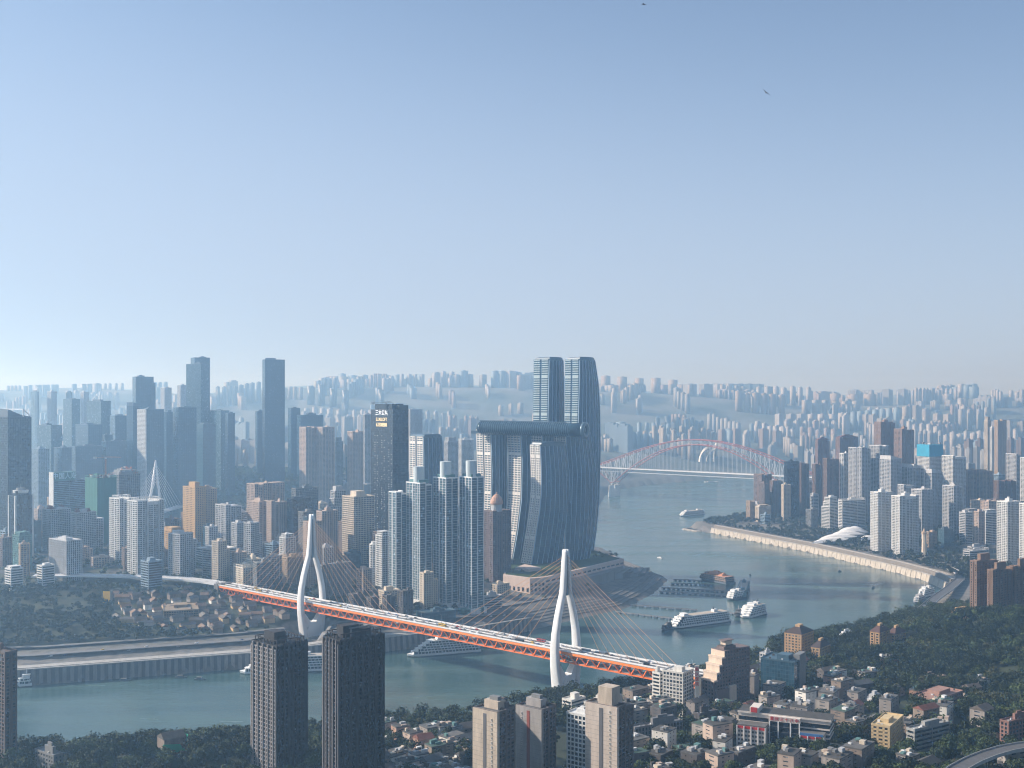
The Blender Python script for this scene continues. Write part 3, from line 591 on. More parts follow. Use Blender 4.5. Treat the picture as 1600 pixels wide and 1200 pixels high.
# ------------------------------------------------------------------ sail-shaped tower cluster
RIB = plainm((.36, .50, .62), .4); G_SAIL = glassm((.010, .055, .115), rough=.10, var=.25, cell=(3, 3, 4.1), lit=.0)
def prof(y, pts): return float(np.interp(y, [p[0] for p in pts], [p[1] for p in pts]))
def sail(label, D, yt, zb, sl, sc, sr, strip='grid', al=48, bulge=5.0, name='sail_tower', topcurve=0):
    """tower lofted through its own curved profile: balcony strip on the narrow side, ribbed glass on the broad side"""
    zt = zat(yt, D); n = 28; zs = [zb + (zt - zb) * i / n for i in range(n + 1)]; A = R(al)
    yb = CY + (H0 - zb) * F / D; x0 = px2x(prof((yb + yt) / 2, sc), D)
    root = thing(name, label, 'skyscraper', (x0, D, zb), 0, 'sail-shaped towers on the river point')
    rg, rs, K = [], [], 10; cor = []
    for z in zs:
        y = CY - (z - H0) * F / D; a, b, _c, _r = solve(prof(y, sl), prof(y, sc), prof(y, sr), D, A)
        C = Vector((px2x(prof(y, sc), D) - x0, 0, z - zb)); l = Vector((-math.cos(A), math.sin(A), 0)); r = Vector((math.sin(A), math.cos(A), 0)); nr = Vector((math.cos(A), -math.sin(A), 0))
        front = [C + r * (b * i / K) + nr * (bulge * math.sin(math.pi * i / K)) for i in range(K + 1)]
        back = [C + l * a + r * b + Vector((0, 0, 0)), C + l * a]
        rg.append([tuple(p) for p in front + back]); cor.append((C, l, r, nr, a, b))
    g = MB(); g.loft(rg, G_SAIL); g.build('glazing', root)
    m = MB(); nb = max(5, int(cor[n // 2][5] / 9.0))
    for j in range(nb + 1):
        t = j / nb
        for w in (0,):
            ring = []
            for C, l, r, nr, a, b in cor:
                p = C + r * (b * t) + nr * (bulge * math.sin(math.pi * t)); q = .38
                ring.append([tuple(p - r * q - nr * .3), tuple(p + r * q - nr * .3), tuple(p + r * q + nr * 1.0), tuple(p - r * q + nr * 1.0)])
            m.loft(ring, RIB)
    m.build('rib', root)['kind'] = 'stuff'
    fh = 4.1; k = int((zt - zb) / fh); m = MB(); st = MB(); THN = plainm((.035, .085, .13), .4)
    for i in range(k + 1):
        z = zb + (zt - zb) * i / k; u = (z - zb) / (zt - zb) * n; i0 = min(int(u), n - 1); fr = u - i0
        C = cor[i0][0].lerp(cor[i0 + 1][0], fr); a = cor[i0][4] * (1 - fr) + cor[i0 + 1][4] * fr; b = cor[i0][5] * (1 - fr) + cor[i0 + 1][5] * fr; _, l, r, nr, _a, _b = cor[i0]
        C = Vector((C.x, C.y, z - zb)); nl = -r
        pts = [C + r * (b * q / K) + nr * (bulge * math.sin(math.pi * q / K) + .10) for q in range(K + 1)]
        m.loft([[tuple(p - nr * .6) for p in pts] + [tuple(p) for p in reversed(pts)], [tuple(p - nr * .6 + Vector((0, 0, .35))) for p in pts] + [tuple(p + Vector((0, 0, .35))) for p in reversed(pts)]], THN)
        refuge = i % 17 == 11
        segs = ((.06, .94),) if strip == 'grid' else ((.04, .44), (.56, .96))
        for s0, s1 in segs:
            q0, q1 = C + l * (a * s0) + nl * -.5, C + l * (a * s1) + nl * -.5; h = fh * (.98 if refuge else (.42 if strip != 'band' else .42))
            ring = lambda z_: [tuple(q0 + nl * 2.0 + Vector((0, 0, z_))), tuple(q1 + nl * 2.0 + Vector((0, 0, z_))), tuple(q1 + Vector((0, 0, z_))), tuple(q0 + Vector((0, 0, z_)))]
            st.loft([ring(0), ring(h)], STRIPM if strip != 'band' else STRIPG)
            if strip != 'band' and i < k:
                nv = 4 if strip == 'grid' else 2
                for v in range(nv + 1):
                    q = q0.lerp(q1, v / nv); d = (q1 - q0).normalized() * .45
                    st.loft([[tuple(q - d + nl * 1.9 + Vector((0, 0, z_))), tuple(q + d + nl * 1.9 + Vector((0, 0, z_))), tuple(q + d + Vector((0, 0, z_))), tuple(q - d + Vector((0, 0, z_)))] for z_ in (0, fh)], STRIPM)
    m.build('floor_line', root)['kind'] = 'stuff'; st.build('balcony_strip', root)
    rm = MB(); top = rg[-1]; c = Vector((sum(p[0] for p in top) / len(top), sum(p[1] for p in top) / len(top), zt - zb))
    rm.loft([[tuple(c + (Vector(p) - c) * s + Vector((0, 0, h))) for p in top] for s, h in ((1.01, -1), (1.01, 2.5), (.93, 2.6), (.9, 5.5), (.7, 6.8))], plainm((.05, .10, .15), .35)); rm.build('roof', root)
    FOOT.append((x0 + 15, D + 25, 55))
    return root
STRIPM = wallm((.74, .71, .67), dirt=.1); STRIPG = wallm((.40, .50, .52), dirt=.12)
ZP = 43
sail('tallest sail tower nearer the dark antenna tower, teal balconies behind the skybridge', 2090, 563, ZP, [(560, 834), (660, 833), (870, 833)], [(560, 858), (660, 856), (870, 856)], [(560, 880), (660, 881), (870, 883)], 'band', 44, 4)
sail('tallest sail tower nearer the river, teal balconies and long curved glass flank', 2060, 563, ZP, [(560, 883), (660, 882), (870, 872)], [(560, 905), (600, 905), (870, 898)], [(560, 929), (600, 935), (640, 937), (700, 938), (780, 936), (830, 932), (880, 925)], 'band', 44, 5)
sail('sail tower under the skybridge behind the domed tower, two pale balcony strips', 2010, 672, ZP, [(672, 744), (740, 746), (870, 744)], [(672, 767), (740, 769), (870, 766)], [(672, 792), (870, 790)], 'double', 50, 4)
sail('sail tower under the middle of the skybridge, white windowed grid strip', 1985, 672, ZP, [(672, 791), (720, 794), (780, 793), (830, 788), (880, 780)], [(672, 814), (720, 816), (780, 815), (830, 809), (880, 800)], [(672, 846), (780, 850), (880, 846)], 'grid', 50, 4)
sail('sail tower half hidden behind the nearest one, strip top below the skybridge', 1975, 673, ZP, [(673, 829), (880, 822)], [(673, 848), (880, 840)], [(673, 868), (880, 868)], 'grid', 50, 3)
sail('sail tower carrying the eye-shaped end of the skybridge, long ribbed glass flank', 1955, 676, ZP, [(676, 866), (880, 862)], [(676, 884), (740, 887), (880, 882)], [(676, 922), (740, 931), (800, 930), (860, 924), (890, 918)], 'double', 50, 4)
front = sail('nearest sail tower, lower than the skybridge, curved stone-coloured strip down its edge', 1915, 697, ZP, [(690, 828), (735, 830), (770, 830), (800, 827), (830, 823), (860, 818), (895, 812)], [(690, 844), (735, 846), (770, 846), (800, 843), (830, 838), (860, 834), (895, 828)], [(690, 884), (740, 889), (800, 891), (850, 889), (895, 884)], 'double', 50, 4)
def skybridge():
    root = thing('skybridge', 'long glass and metal tube resting across the tops of the sail towers', 'skybridge', (px2x(832, 1965), 1965, 240))
    x0, D0, x1, D1 = px2x(746, 2005), 2005, px2x(914, 1935), 1935; o = Vector(root.location)
    A = Vector((x0, D0 + 8, zat(668, 2005))) - o; B = Vector((x1, D1 + 2, zat(672, 1935))) - o; d = (B - A).normalized(); s = d.cross(Vector((0, 0, 1))).normalized(); up = Vector((0, 0, 1))
    def ring(c, rx, rz, n=20): return [tuple(c + s * rx * math.cos(2 * math.pi * i / n) + up * rz * math.sin(2 * math.pi * i / n)) for i in range(n)]
    L = (B - A).length; g = MB(); GS = glassm((.02, .06, .09), rough=.12, var=.3, cell=(4, 4, 3), lit=0.0); MET = plainm((.11, .17, .22), .35, .3)
    g.loft([ring(A + d * (L * t), 17 * e, 12 * e) for t, e in ((0, .25), (.01, .6), (.03, .85), (.07, 1), (.9, 1), (1, 1.03))], GS); g.build('shell', root, True)
    for i in range(46):
        t = .03 + i * .0196; m = MB(); e = .85 if i == 0 else 1; c = A + d * (L * t)
        if i < 44:
            m.loft([ring(c + d * q, 17 * e + r_, 12 * e + r_) for q, r_ in ((-.45, .1), (-.4, .7), (.4, .7), (.45, .1))], MET); m.build('hoop', root)
    m = MB(); m.loft([ring(B + d * q, rx, rz) for q, rx, rz in ((-5, 15, 11.5), (-2, 18, 14), (2.5, 18, 14), (3, 12.5, 9), (-3, 11.5, 8))], MET); m.build('end_ring', root, True)
    m = MB(); m.loft([ring(B + d * q, 11.8, 8.3) for q in (-2, -.5)], plainm((.01, .02, .03), .2)); m.build('end_shade_disc', root)  # near-black disc painted in for the shaded inside of the open end
    m = MB(); m.loft([[tuple(A + d * q + s * w + up * z) for w, z in ((-7, -11), (7, -11), (7, -6), (-7, -6))] for q in (-10, 8)], MET); m.build('end_balcony', root)
    m = MB(); m.loft([[tuple(A + d * (L * t) + s * w + up * z) for w, z in ((-5, 11), (5, 11), (5, 13.2), (-5, 13.2))] for t in (.03, .82)], MET); m.build('roof_garden_ridge', root)
skybridge()
def podium():
    x, y = px2x(800, 1850), 1850; root = thing('mall_podium', 'pinkish terraced mall podium with roof planting below the sail towers', 'shopping mall', (0, 0, 0))
    PK = wallm((.58, .47, .42), dirt=.12)
    pts = lambda L: [(px2x(p, D), D) for p, D in L]
    a = MB(); a.prism(pts([(786, 1800), (828, 1765), (852, 1778), (975, 1990), (930, 2110), (800, 2080)]), 12, 46, PK)
    a.prism(pts([(856, 1775), (950, 1905), (975, 1985), (860, 1900)]), 12, 34, GREY)
    a.build('wall', root)
    w = MB()
    def onwall(p0, D0, p1, D1, n, z, h, ww):
        P0 = Vector((px2x(p0, D0), D0, 0)); P1 = Vector((px2x(p1, D1), D1, 0)); dd = (P1 - P0).normalized(); nn = Vector((dd.y, -dd.x, 0))
        for i in range(n):
            c = P0.lerp(P1, (i + .5) / n); q = MB(); q.loft([[tuple(c - dd * ww / 2 - nn * .2 + Vector((0, 0, zz))), tuple(c + dd * ww / 2 - nn * .2 + Vector((0, 0, zz))), tuple(c + dd * ww / 2 + nn * .25 + Vector((0, 0, zz))), tuple(c - dd * ww / 2 + nn * .25 + Vector((0, 0, zz)))] for zz in (z, z + h)], G_DARK); q.build('window', root)
    onwall(786, 1800, 828, 1765, 6, 24, 6.5, 4.2); onwall(806, 1784, 826, 1767, 2, 33, 5, 5.5); onwall(828, 1765, 852, 1778, 4, 25, 4.5, 3.5); onwall(828, 1765, 852, 1778, 4, 33, 4.5, 3.5)
    onwall(852, 1778, 975, 1990, 16, 37.5, 2.6, 11); onwall(852, 1778, 975, 1990, 16, 28, 2.6, 11)
    t = MB(); t.prism(pts([(790, 1808), (828, 1775), (852, 1788), (968, 1990), (930, 2100), (800, 2070)]), 46, 46.6, leafm((.02, .045, .02), (.05, .08, .03)))
    t.prism(pts([(805, 1850), (826, 1830), (845, 1850), (820, 1890)]), 46.3, 51, PK); t.build('roof', root)
    for k in range(5):
        s = MB(); D0 = 1860 + k * 22; s.prism(pts([(905 + k * 13, D0), (960 + k * 12, D0 + 75), (975 + k * 10, D0 + 140), (930 + k * 10, D0 + 110)]), 12, 31 - k * 3.6, GREY if k % 2 else CONCD); s.build('terrace', root)
podium()
# ------------------------------------------------------------------ the city on the peninsula (nearer bank of the tributary)
PEN = 'towers of the peninsula'
T = tower
SK, TW, AB, OF = 'skyscraper', 'tower block', 'apartment block', 'office block'
# dark angular skyscraper at the edge of the city
r, X, Y, h = T('glass_skyscraper', 'broad dark glass skyscraper with white-edged angular crown, outermost of the peninsula', SK, -28, 12, 49, 652, 1950, 'glass_dark', al=40)
m = MB(); m.loft([[(-X, -Y, h), (X, -Y, h), (X, Y, h), (-X, Y, h)], [(-X * .9, -Y * .9, h + 14), (X * .1, -Y * .9, h + 5), (X * .1, Y * .9, h + 5), (-X * .9, Y * .9, h + 16)]], ST['glass_dark'][0])
for a, b in (((X, -Y, h), (X * .3, -Y, h + 14)), ((X * .3, -Y, h + 14), (X * .3, Y, h + 14)), ((X, Y, h), (X * .3, Y, h + 14)), ((X, -Y, h + .5), (X, Y, h + .5)), ((X * .3, -Y, h + 14), (X * .3, -Y, h))): m.bar(a, b, 1.4, 1.4, WHITEP)
m.build('crown', r)
r, X, Y, h = T('disc_top_tower', 'slim dark office tower with white edges and a revolving disc on top', OF, 14, 24, 51, 776, 1830, 'glass_dark', al=40)
m = MB(); m.cyl(0, 0, h, h + 5, 6, 6, GREY); m.cyl(0, 0, h + 5, h + 9, 12, 12.5, WHITE, 20); m.cyl(0, 0, h + 9, h + 13, 8, 7, GREY); m.cyl(0, 0, h + 13, h + 20, .5, .3, STEEL, 6)
for sx in (-1, 1):
    for sy in (-1, 1): m.box(sx * X - 1.2, sx * X + 1.2, sy * Y - 1.2, sy * Y + 1.2, 0, h + 1.4, WHITE)
m.build('crown', r)
r, X, Y, h = T('sign_tower', 'banded office block carrying a teal rooftop signboard with four white characters', OF, 77, 84, 133, 752, 2150, 'bands', al=38, wall=BLUEG)
b = MB(); b.box(-X, X * .35, -Y - .6, Y * .2, h, h + 17, TEALW); sb = b.build('signboard', r)
text('中国人寿', 12.5, plainm((.62, .80, .85), .5), (-X * .33, -Y - .8, h + 8.6), (R(90), 0, 0), sb)
b = MB(); b.box(-X - .7, -X - .05, -Y, Y, 0, h + 17, WHITE); b.build('end_wall', r)
r, X, Y, h = T('netted_tower', 'unfinished tower wrapped in dark green building net, rust-red formwork on top', TW, 133, 152, 182, 748, 2080, 'netg', al=42)
m = MB()
rr = random.Random(4)
for i in range(26): a, b = rr.uniform(-X, X), rr.uniform(-Y, Y); m.box(a - 2, a + rr.uniform(1, 4), b - 1, b + rr.uniform(1, 4), h, h + rr.uniform(2, 7), rr.choice([RTILE, RTILE, GREY, WHITE]))
m.build('formwork', r)
r, X, Y, h = T('unfinished_tower', 'bare concrete tower frame under construction with orange scaffold and a dome of steel', TW, 173, 186, 219, 742, 2230, 'shell', al=42)
m = MB()
for i in range(60): a, b = rr.uniform(-X, X * .9), rr.uniform(-Y, Y * .9); z = h + (1 - (a / X) ** 2) * 14 * rr.random(); m.box(a, a + rr.uniform(.5, 5), b, b + rr.uniform(.5, 5), z - 1, z + rr.uniform(1, 3), rr.choice([plainm((.45, .14, .05), .6), GREY, LGREY]))
m.box(-X * .8, X * .8, -Y * .8, Y * .8, h, h + 9, GREY); m.build('scaffold', r)
def crane(x, y, z0, h, arm, back, rz, label, col=plainm((.50, .20, .08), .5)):
    r = thing('tower_crane', label, 'crane', (x, y, z0), rz); m = MB()
    for i in range(int(h / 4)):
        z = i * 4
        for a, b in (((-1, -1), (1, -1)), ((1, -1), (1, 1)), ((1, 1), (-1, 1)), ((-1, 1), (-1, -1))): m.bar((*a, z), (*b, z + 4), .25, .25, col); m.bar((*a, z), (*a, z + 4), .35, .35, col)
    m.build('mast', r); m = MB()
    for y_ in (-.9, .9): m.bar((-back, y_, h), (arm, y_, h), .35, .35, col)
    m.bar((-back * .4, 0, h + 3.4), (arm, 0, h + 1), .35, .35, col)
    for i in range(int(arm / 4)): m.bar((i * 4, -.9, h), (i * 4 + 2, 0, h + 3.2 - i * 4 / arm * 2.2), .2, .2, col); m.bar((i * 4 + 2, 0, h + 3.2 - i * 4 / arm * 2.2), (i * 4 + 4, .9, h), .2, .2, col)
    m.build('jib', r); m = MB(); m.box(-back, -back + 6, -2, 2, h - 3, h + 1.5, WHITE); m.build('counterweight', r); m = MB(); m.box(-1.5, 1.5, -1.5, 1.5, h - 2.5, h + .5, WHITE); m.build('cab', r)
D = 2180; crane(px2x(165, D), D, 60, zat(715, D) - 60, 30, 24, 0, 'orange tower crane with white counterweight beside the unfinished frame')
D = 1965; crane(px2x(603, D), D + 6, 300, zat(629, D) - 300, 10, 26, R(6), 'dark luffing crane on the roof of the gold-lettered tower', plainm((.04, .05, .06), .5))
T('gabled_block', 'white-ended apartment block with red gable, nearer the disc-topped tower', AB, 67, 80, 110, 797, 1960, 'white_res', crown='gable', al=38, wall=LGREY)
T('gabled_block', 'white-ended apartment block with red gable, nearer the netted tower', AB, 110, 120, 150, 802, 1940, 'white_res', crown='gable', al=38, wall=LGREY)
T('twin_tower', 'paler white-gabled residential tower of the balcony pair, set behind its twin', AB, 171, 187, 208, 780, 1830, 'white_res', 'res', crown='frame', al=40)
T('twin_tower', 'white-gabled residential tower of the balcony pair, nearer the river, on a glazed base', AB, 199, 215, 256, 784, 1740, 'white_res', 'res', crown='frame', al=40)
T('hotel_block', 'squat grey block with white upright fins and a flat dark roof', OF, 77, 104, 128, 846, 1690, 'vert_white', al=42)
T('glass_block', 'low teal glass block in front of the disc-topped tower', OF, 20, 30, 50, 838, 1760, 'teal', al=40)
T('low_house', 'small white flat-roofed block by the wooded slope', 'building', 58, 66, 85, 885, 1640, 'wbands', al=40)
T('low_house', 'small white two-storey block below the teal glass block', 'building', 8, 17, 36, 890, 1630, 'wbands', al=40)
T('ochre_tower', 'tall ochre tower block with blank sunlit end wall', TW, 286, 305, 322, 762, 1990, 'ochre', al=44, crown='box')
T('ochre_tower', 'ochre-brown wing with balconies joined to the tall ochre block', TW, 305, 314, 339, 765, 2010, 'ochre', al=44, wall=TAN)
T('striped_block', 'orange-brown block with sunlit striped end, below the tall ochre tower', OF, 253, 268, 287, 830, 1860, 'ochre', al=42)
T('banded_block', 'grey block with white floor bands beside the orange-brown striped block', OF, 276, 281, 307, 845, 1830, 'bands', al=42)
T('banded_block', 'long low white-banded block below the white multi-fin tower', OF, 306, 330, 369, 860, 1790, 'wbands', al=44)
T('fin_tower', 'white tower of narrow upright bays beside the ochre pair', TW, 337, 353, 377, 790, 1900, 'lgrey_res', 'res', al=44)
T('fin_tower', 'brown-grey residential tower of stepped bays with orange-tiled turrets', TW, 386, 405, 424, 785, 1960, 'pink_res', 'res', al=46, crown='tank')
T('fin_tower', 'rose-brown residential tower beside the turreted one, nearer the dark glass block', TW, 417, 424, 449, 784, 1940, 'pink_res', 'res', al=46)
T('brown_block', 'older brown block with many setbacks behind the turreted towers', TW, 386, 398, 444, 757, 2120, 'brown_res', 'res', al=46, wall=PINK)
T('dark_block', 'dark teal glass block with one pale edge, left of the upper pylon tip', OF, 449, 457, 485, 780, 1930, 'glass_dark', al=46)
T('dark_block', 'dark grey tower peeping out behind the dark teal glass block', TW, 456, 462, 497, 764, 2080, 'lgrey_res', al=46, wall=GREY)
T('white_tower', 'pale tower with stepped white roof room behind the upper pylon tip', TW, 511, 521, 546, 768, 2080, 'lgrey_res', 'step', al=48, crown='box')
T('beige_tower', 'broad cream office slab with fine window grid and a tall roof room', OF, 535, 553, 585, 777, 1880, 'cream_grid', al=50, crown='box')
T('antenna_tower', 'brown round-topped tower right behind the upper bridge pylon', TW, 495, 503, 528, 800, 1850, 'pink_res', 'res', al=48, crown='tank')
T('river_block', 'brown slab with pale windows seen through the eye of the upper pylon', AB, 474, 482, 503, 816, 1700, 'pink_res', al=48)
T('river_block', 'broad mottled grey apartment block just above the orange deck, past the upper pylon', AB, 497, 503, 549, 884, 1640, 'tan_res', 'res', al=50, wall=GREY)
T('river_block', 'small white-striped tower beside the upper pylon, nearer the church', AB, 437, 446, 462, 841, 1760, 'white_res', al=46)
T('river_block', 'low tan block with blank cream end behind the deck by the upper pylon', AB, 441, 449, 474, 872, 1700, 'tan_res', al=46)
T('river_block', 'grey mid-rise with white window frames near the pale stepped hall', AB, 418, 424, 441, 870, 1740, 'lgrey_res', al=46)
r, X, Y, h = T('stepped_hall', 'pale cream stepped hall with teal cap where the ramp joins', 'hall', 377, 392, 414, 876, 1700, 'cream_grid', 'step', al=46, wall=wallm((.72, .64, .52)))
T('stepped_hall', 'low cream annex with arched openings beside the stepped hall', 'hall', 365, 380, 402, 888, 1680, 'cream', al=46, wall=wallm((.72, .64, .52)))
T('white_tower', 'narrow white tower with dark windows beside the four glassy towers', AB, 587, 597, 611, 838, 1720, 'grid_white', al=50)
T('white_tower', 'low white rounded block leaning against the narrow white tower', AB, 575, 583, 592, 852, 1740, 'wbands', 'round', al=50)
# the dark tower with gold lettering
r, X, Y, h = T('lettered_tower', 'very tall dark tower with gold lettering near its top and specks of lit windows', SK, 580, 614, 638, 641, 1950, 'glass_dark', al=52, wall=plainm((.03, .04, .055), .5))
m = MB(); m.box(-X * .2, X, -Y, Y * .4, h, h + 9, plainm((.03, .04, .055), .5)); m.build('crown', r)
GOLD = plainm((.75, .60, .34), .5, emis=(1, .78, .42, .28)); SILV = plainm((.75, .77, .80), .5, emis=(.9, .95, 1, .2))
for s, z, sz, mt in (('三木公寓', h - 5, 10.5, SILV), ('S.I.M.LOFT', h - 16.5, 8.2, GOLD), ('63308888', h - 26, 9.2, GOLD)): text(s, sz, mt, (-X - .9, 0, z), (R(90), 0, R(-90)), r, ext=.2)
m = MB()
for i in range(52):
    for j in range(9):
        if rr.random() < .5 and j % 3 != 2: z = 8 + i * (h - 50) / 52; y = -Y + (j + .6) * 2 * Y / 9.4; m.box(-X - .75, -X - .5, y - .45, y + .45, z, z + 1.3, SILV)
m.build('lit_window', r)['kind'] = 'stuff'
# tower with curved roof, twin of the sail towers
sail('rounded tower between the gold-lettered tower and the glassy four, two pale window strips', 2120, 684, 60, [(680, 640), (870, 640)], [(680, 662), (870, 664)], [(680, 690), (720, 692), (870, 692)], 'double', 52, 4)
# four glassy residential towers on the river
for k, (xl, xc, xr, yt, D, cyl, lb) in enumerate(((608, 619, 636, 770, 1640, 0, 'lowest of four glassy towers, plain flat top, farthest from the sail towers'), (635, 656, 675, 756, 1620, 1, 'second glassy tower from the low plain one, white drum on top'),
        (677, 697, 716, 748, 1610, 1, 'third glassy tower from the low plain one, white drum and teal top floors'), (718, 737, 756, 747, 1600, 1, 'glassy tower with white drum nearest the sail towers'))):
    r, X, Y, h = T('glassy_tower', lb, AB, xl, xc, xr, yt, D, 'glass_white', 'res', al=52, group='four glassy residential towers on the river')
    if cyl:
        m = MB(); m.box(-X * .7, X * .95, -Y * .6, Y * .8, h, h + 5, ST['teal'][0]); m.build('penthouse', r)
        m = MB(); m.cyl(-X * .15, -Y * .1, h, h + 24, 8, 8, wallm((.50, .57, .60), dirt=.1), 20); m.build('drum', r)
    m = MB(); m.box(-X - 3, X + 3, -Y - 3, Y + 3, 0, 9, WHITE); m.build('plinth', r)
r, X, Y, h = T('domed_tower', 'brown tower topped by a small pinkish dome beside the sail towers', TW, 756, 770, 799, 800, 1820, 'brown_res', 'res', al=52, wall=wallm((.17, .13, .13)))
m = MB(); z = h - 2; m.cyl(-X * .1, 0, z, z + 13, 9, 9, LGREY, 16); m.revolve(-X * .1, 0, [(10, z + 13), (10.5, z + 15), (10, z + 19), (8, z + 24), (4.5, z + 28), (1.2, z + 30), (1, z + 33)], wallm((.50, .30, .22)), 16); m.build('dome', r)
# stilted old-style riverside complex and quay buildings under the towers
for i, (px, D, w, yt, lb) in enumerate(((556, 1560, 22, 930, 'nearest the upper pylon'), (583, 1548, 20, 935, 'second from the upper pylon'), (608, 1536, 20, 932, 'third from the upper pylon'), (634, 1524, 24, 925, 'fourth from the upper pylon'))):
    T('stilt_block', 'dark stilted cliffside block with pale roof edges behind the cables, ' + lb, 'building', px - w / 2, px - w / 6, px + w / 2, yt, D, 'brown_res', 'res', al=50, zb=16, group='dark cliffside blocks behind the cables', wall=wallm((.10, .09, .085)))
T('quay_terminal', 'long low glass riverside hall with white roof band below the glassy towers', 'hall', 650, 662, 712, 948, 1530, 'mirror', al=58, zb=18, H=16)
T('quay_terminal', 'sloping white-framed hall between the glassy towers and the pink podium', 'hall', 752, 757, 784, 920, 1640, 'bands', al=58, zb=20, H=18)
T('quay_terminal', 'low teal canopy building on the quay beside the white-framed hall', 'hall', 716, 722, 756, 938, 1590, 'teal', al=58, zb=18, H=10)

# ------------------------------------------------------------------ far bank of the tributary: glass business district
JB = 'glass towers across the tributary'
def J(label, xl, xc, xr, yt, D, st='glass_deep', form='box', **k): return T('glass_skyscraper' if 'glass' in st or st == 'mirror' else 'hazy_tower', label, SK, xl, xc, xr, yt, D, st, form, group=JB, **{'crown': 'flat', **k})
J('tallest plain dark-blue glass slab, standing clear of its neighbours', 410, 414, 445, 562, 3300, al=62)
J('tall stepped glass tower, its higher rear half with red masts', 298, 304, 328, 559, 3340, al=60)
J('lower pale front half of the tall stepped glass tower', 291, 314, 326, 569, 3290, st='glass', al=30)
J('dark glass tower with flat top and lower shoulder, beyond the white-edged pair', 207, 212, 240, 589, 3200, al=58)
J('shoulder block clasping the flat-topped dark glass tower', 236, 238, 243, 599, 3220, al=58)
J('leaning white-edged glass tower, its edge a bright sloping line', 198, 208, 222, 634, 2950, al=30, crown='slant')
r, X, Y, h = J('glass tower with a white grid of windows down one edge', 215, 228, 256, 640, 2900, al=44)
m = MB(); block(m, m, -X - .8, -X + 2, -Y, Y, 0, h, 'grid_white'); m.build('end_wall', r)
J('dim teal glass tower between the white-gridded tower and the striped dark one', 254, 260, 272, 644, 3050, al=56)
J('dark glass tower with pale striped edge below the tall stepped one', 270, 279, 307, 637, 2920, al=50)
J('lower green-tinted glass tower with one bright mullion', 304, 317, 337, 663, 2980, st='mirror', al=45)
J('broad hazy glass block beside the green-tinted tower, higher half', 328, 345, 358, 642, 3250, st='glass', al=50)
J('broad hazy glass block beside the green-tinted tower, lower half', 352, 356, 367, 646, 3200, al=56)
J('grey-fronted glass block with dark side, above the teal signboard', 135, 158, 173, 627, 3250, st='glass', al=38)
J('dim glass tower with slightly stepped top, beyond the grey-fronted block', 99, 112, 125, 624, 3420, st='glass', al=42)
J('broad low glass tower in front of the grey-fronted block', 118, 138, 160, 664, 3000, st='glass_deep', al=42)
J('dim glass block just below the grey-fronted one', 158, 164, 176, 680, 3050, al=50)
J('glass tower with pale cornice beside the flat-topped dark tower', 172, 180, 201, 650, 3120, al=50)
J('dim blue tower with bright top fitting, beside the outermost dark skyscraper', 58, 80, 97, 665, 2950, st='glass', al=40)
J('plain blue-grey slab low in the haze, over the red gables', 84, 97, 112, 700, 2800, st='glass_deep', al=42)
J('pale netted tower between the outermost skyscraper and the signboard block', 47, 60, 77, 702, 2780, st='lgrey_res', al=40, wall=BLUEG)
J('wide blue-grey hotel slab with rooftop fittings above the signboard', 110, 118, 160, 698, 2850, al=46)
J('blue-grey glass block between the crane and the signboard slab', 158, 166, 199, 690, 2900, al=46)
J('thin hazy twin tower with curved cap, nearest the outermost skyscraper', 46, 57, 63, 612, 4200, st='glass', form='round', al=45)
J('thin hazy tower with bright edge, second past the outermost skyscraper', 74, 80, 89, 612, 4200, st='lgrey_res', al=45)
J('thin hazy cylindrical tower behind the stepped dim one', 101, 108, 115, 613, 4200, st='glass', form='round', al=45)
J('thin hazy tower with bright edge beside the grey-fronted block', 126, 131, 139, 613, 4200, st='lgrey_res', al=45)
J('pale hazy tower between the flat-topped and the stepped towers', 251, 257, 268, 606, 4300, st='lgrey_res', al=50)
J('pale white-edged tower touching the stepped tower', 277, 282, 291, 602, 4100, st='lgrey_res', al=50)
J('dark hazy block beside the tallest slab, higher half', 450, 455, 469, 638, 3400, al=58)
J('dark hazy block beside the tallest slab, wider lower half', 464, 470, 505, 649, 3350, al=58)
J('hazy block partly hidden by the tallest slab', 399, 402, 413, 643, 3450, al=58)
for xl, xc, xr, yt, lb in ((468, 478, 495, 668, 'brown-pink residential twin nearer the tallest slab'), (495, 504, 523, 668, 'brown-pink residential twin nearer the gold-lettered tower')):
    T('ribbed_tower', lb, TW, xl, xc, xr, yt, 2880, 'pink_res', 'res', al=48, group=JB)
T('ribbed_tower', 'slender hazy ribbed tower between the brown-pink twins and the gold-lettered tower', TW, 543, 551, 568, 675, 2880, 'pink_res', 'res', al=48, group=JB)
T('ribbed_tower', 'hazy pale tower hugging the gold-lettered tower', TW, 567, 570, 583, 648, 3100, 'lgrey_res', al=48, group=JB)
T('ribbed_tower', 'blue-grey tower low behind the brown-pink twins', TW, 519, 524, 536, 690, 2980, 'blue_res', al=48, group=JB)
T('ribbed_tower', 'pale hazy tower directly behind the gold-lettered tower', TW, 636, 641, 660, 640, 3500, 'lgrey_res', al=50, group=JB)
T('ribbed_tower', 'hazy tower between the rounded tower and the sail cluster, broader', TW, 694, 700, 716, 690, 3000, 'lgrey_res', al=52, group=JB)
T('ribbed_tower', 'hazy tower between the rounded tower and the sail cluster, whiter edge', TW, 716, 721, 740, 688, 3100, 'white_res', al=52, group=JB)
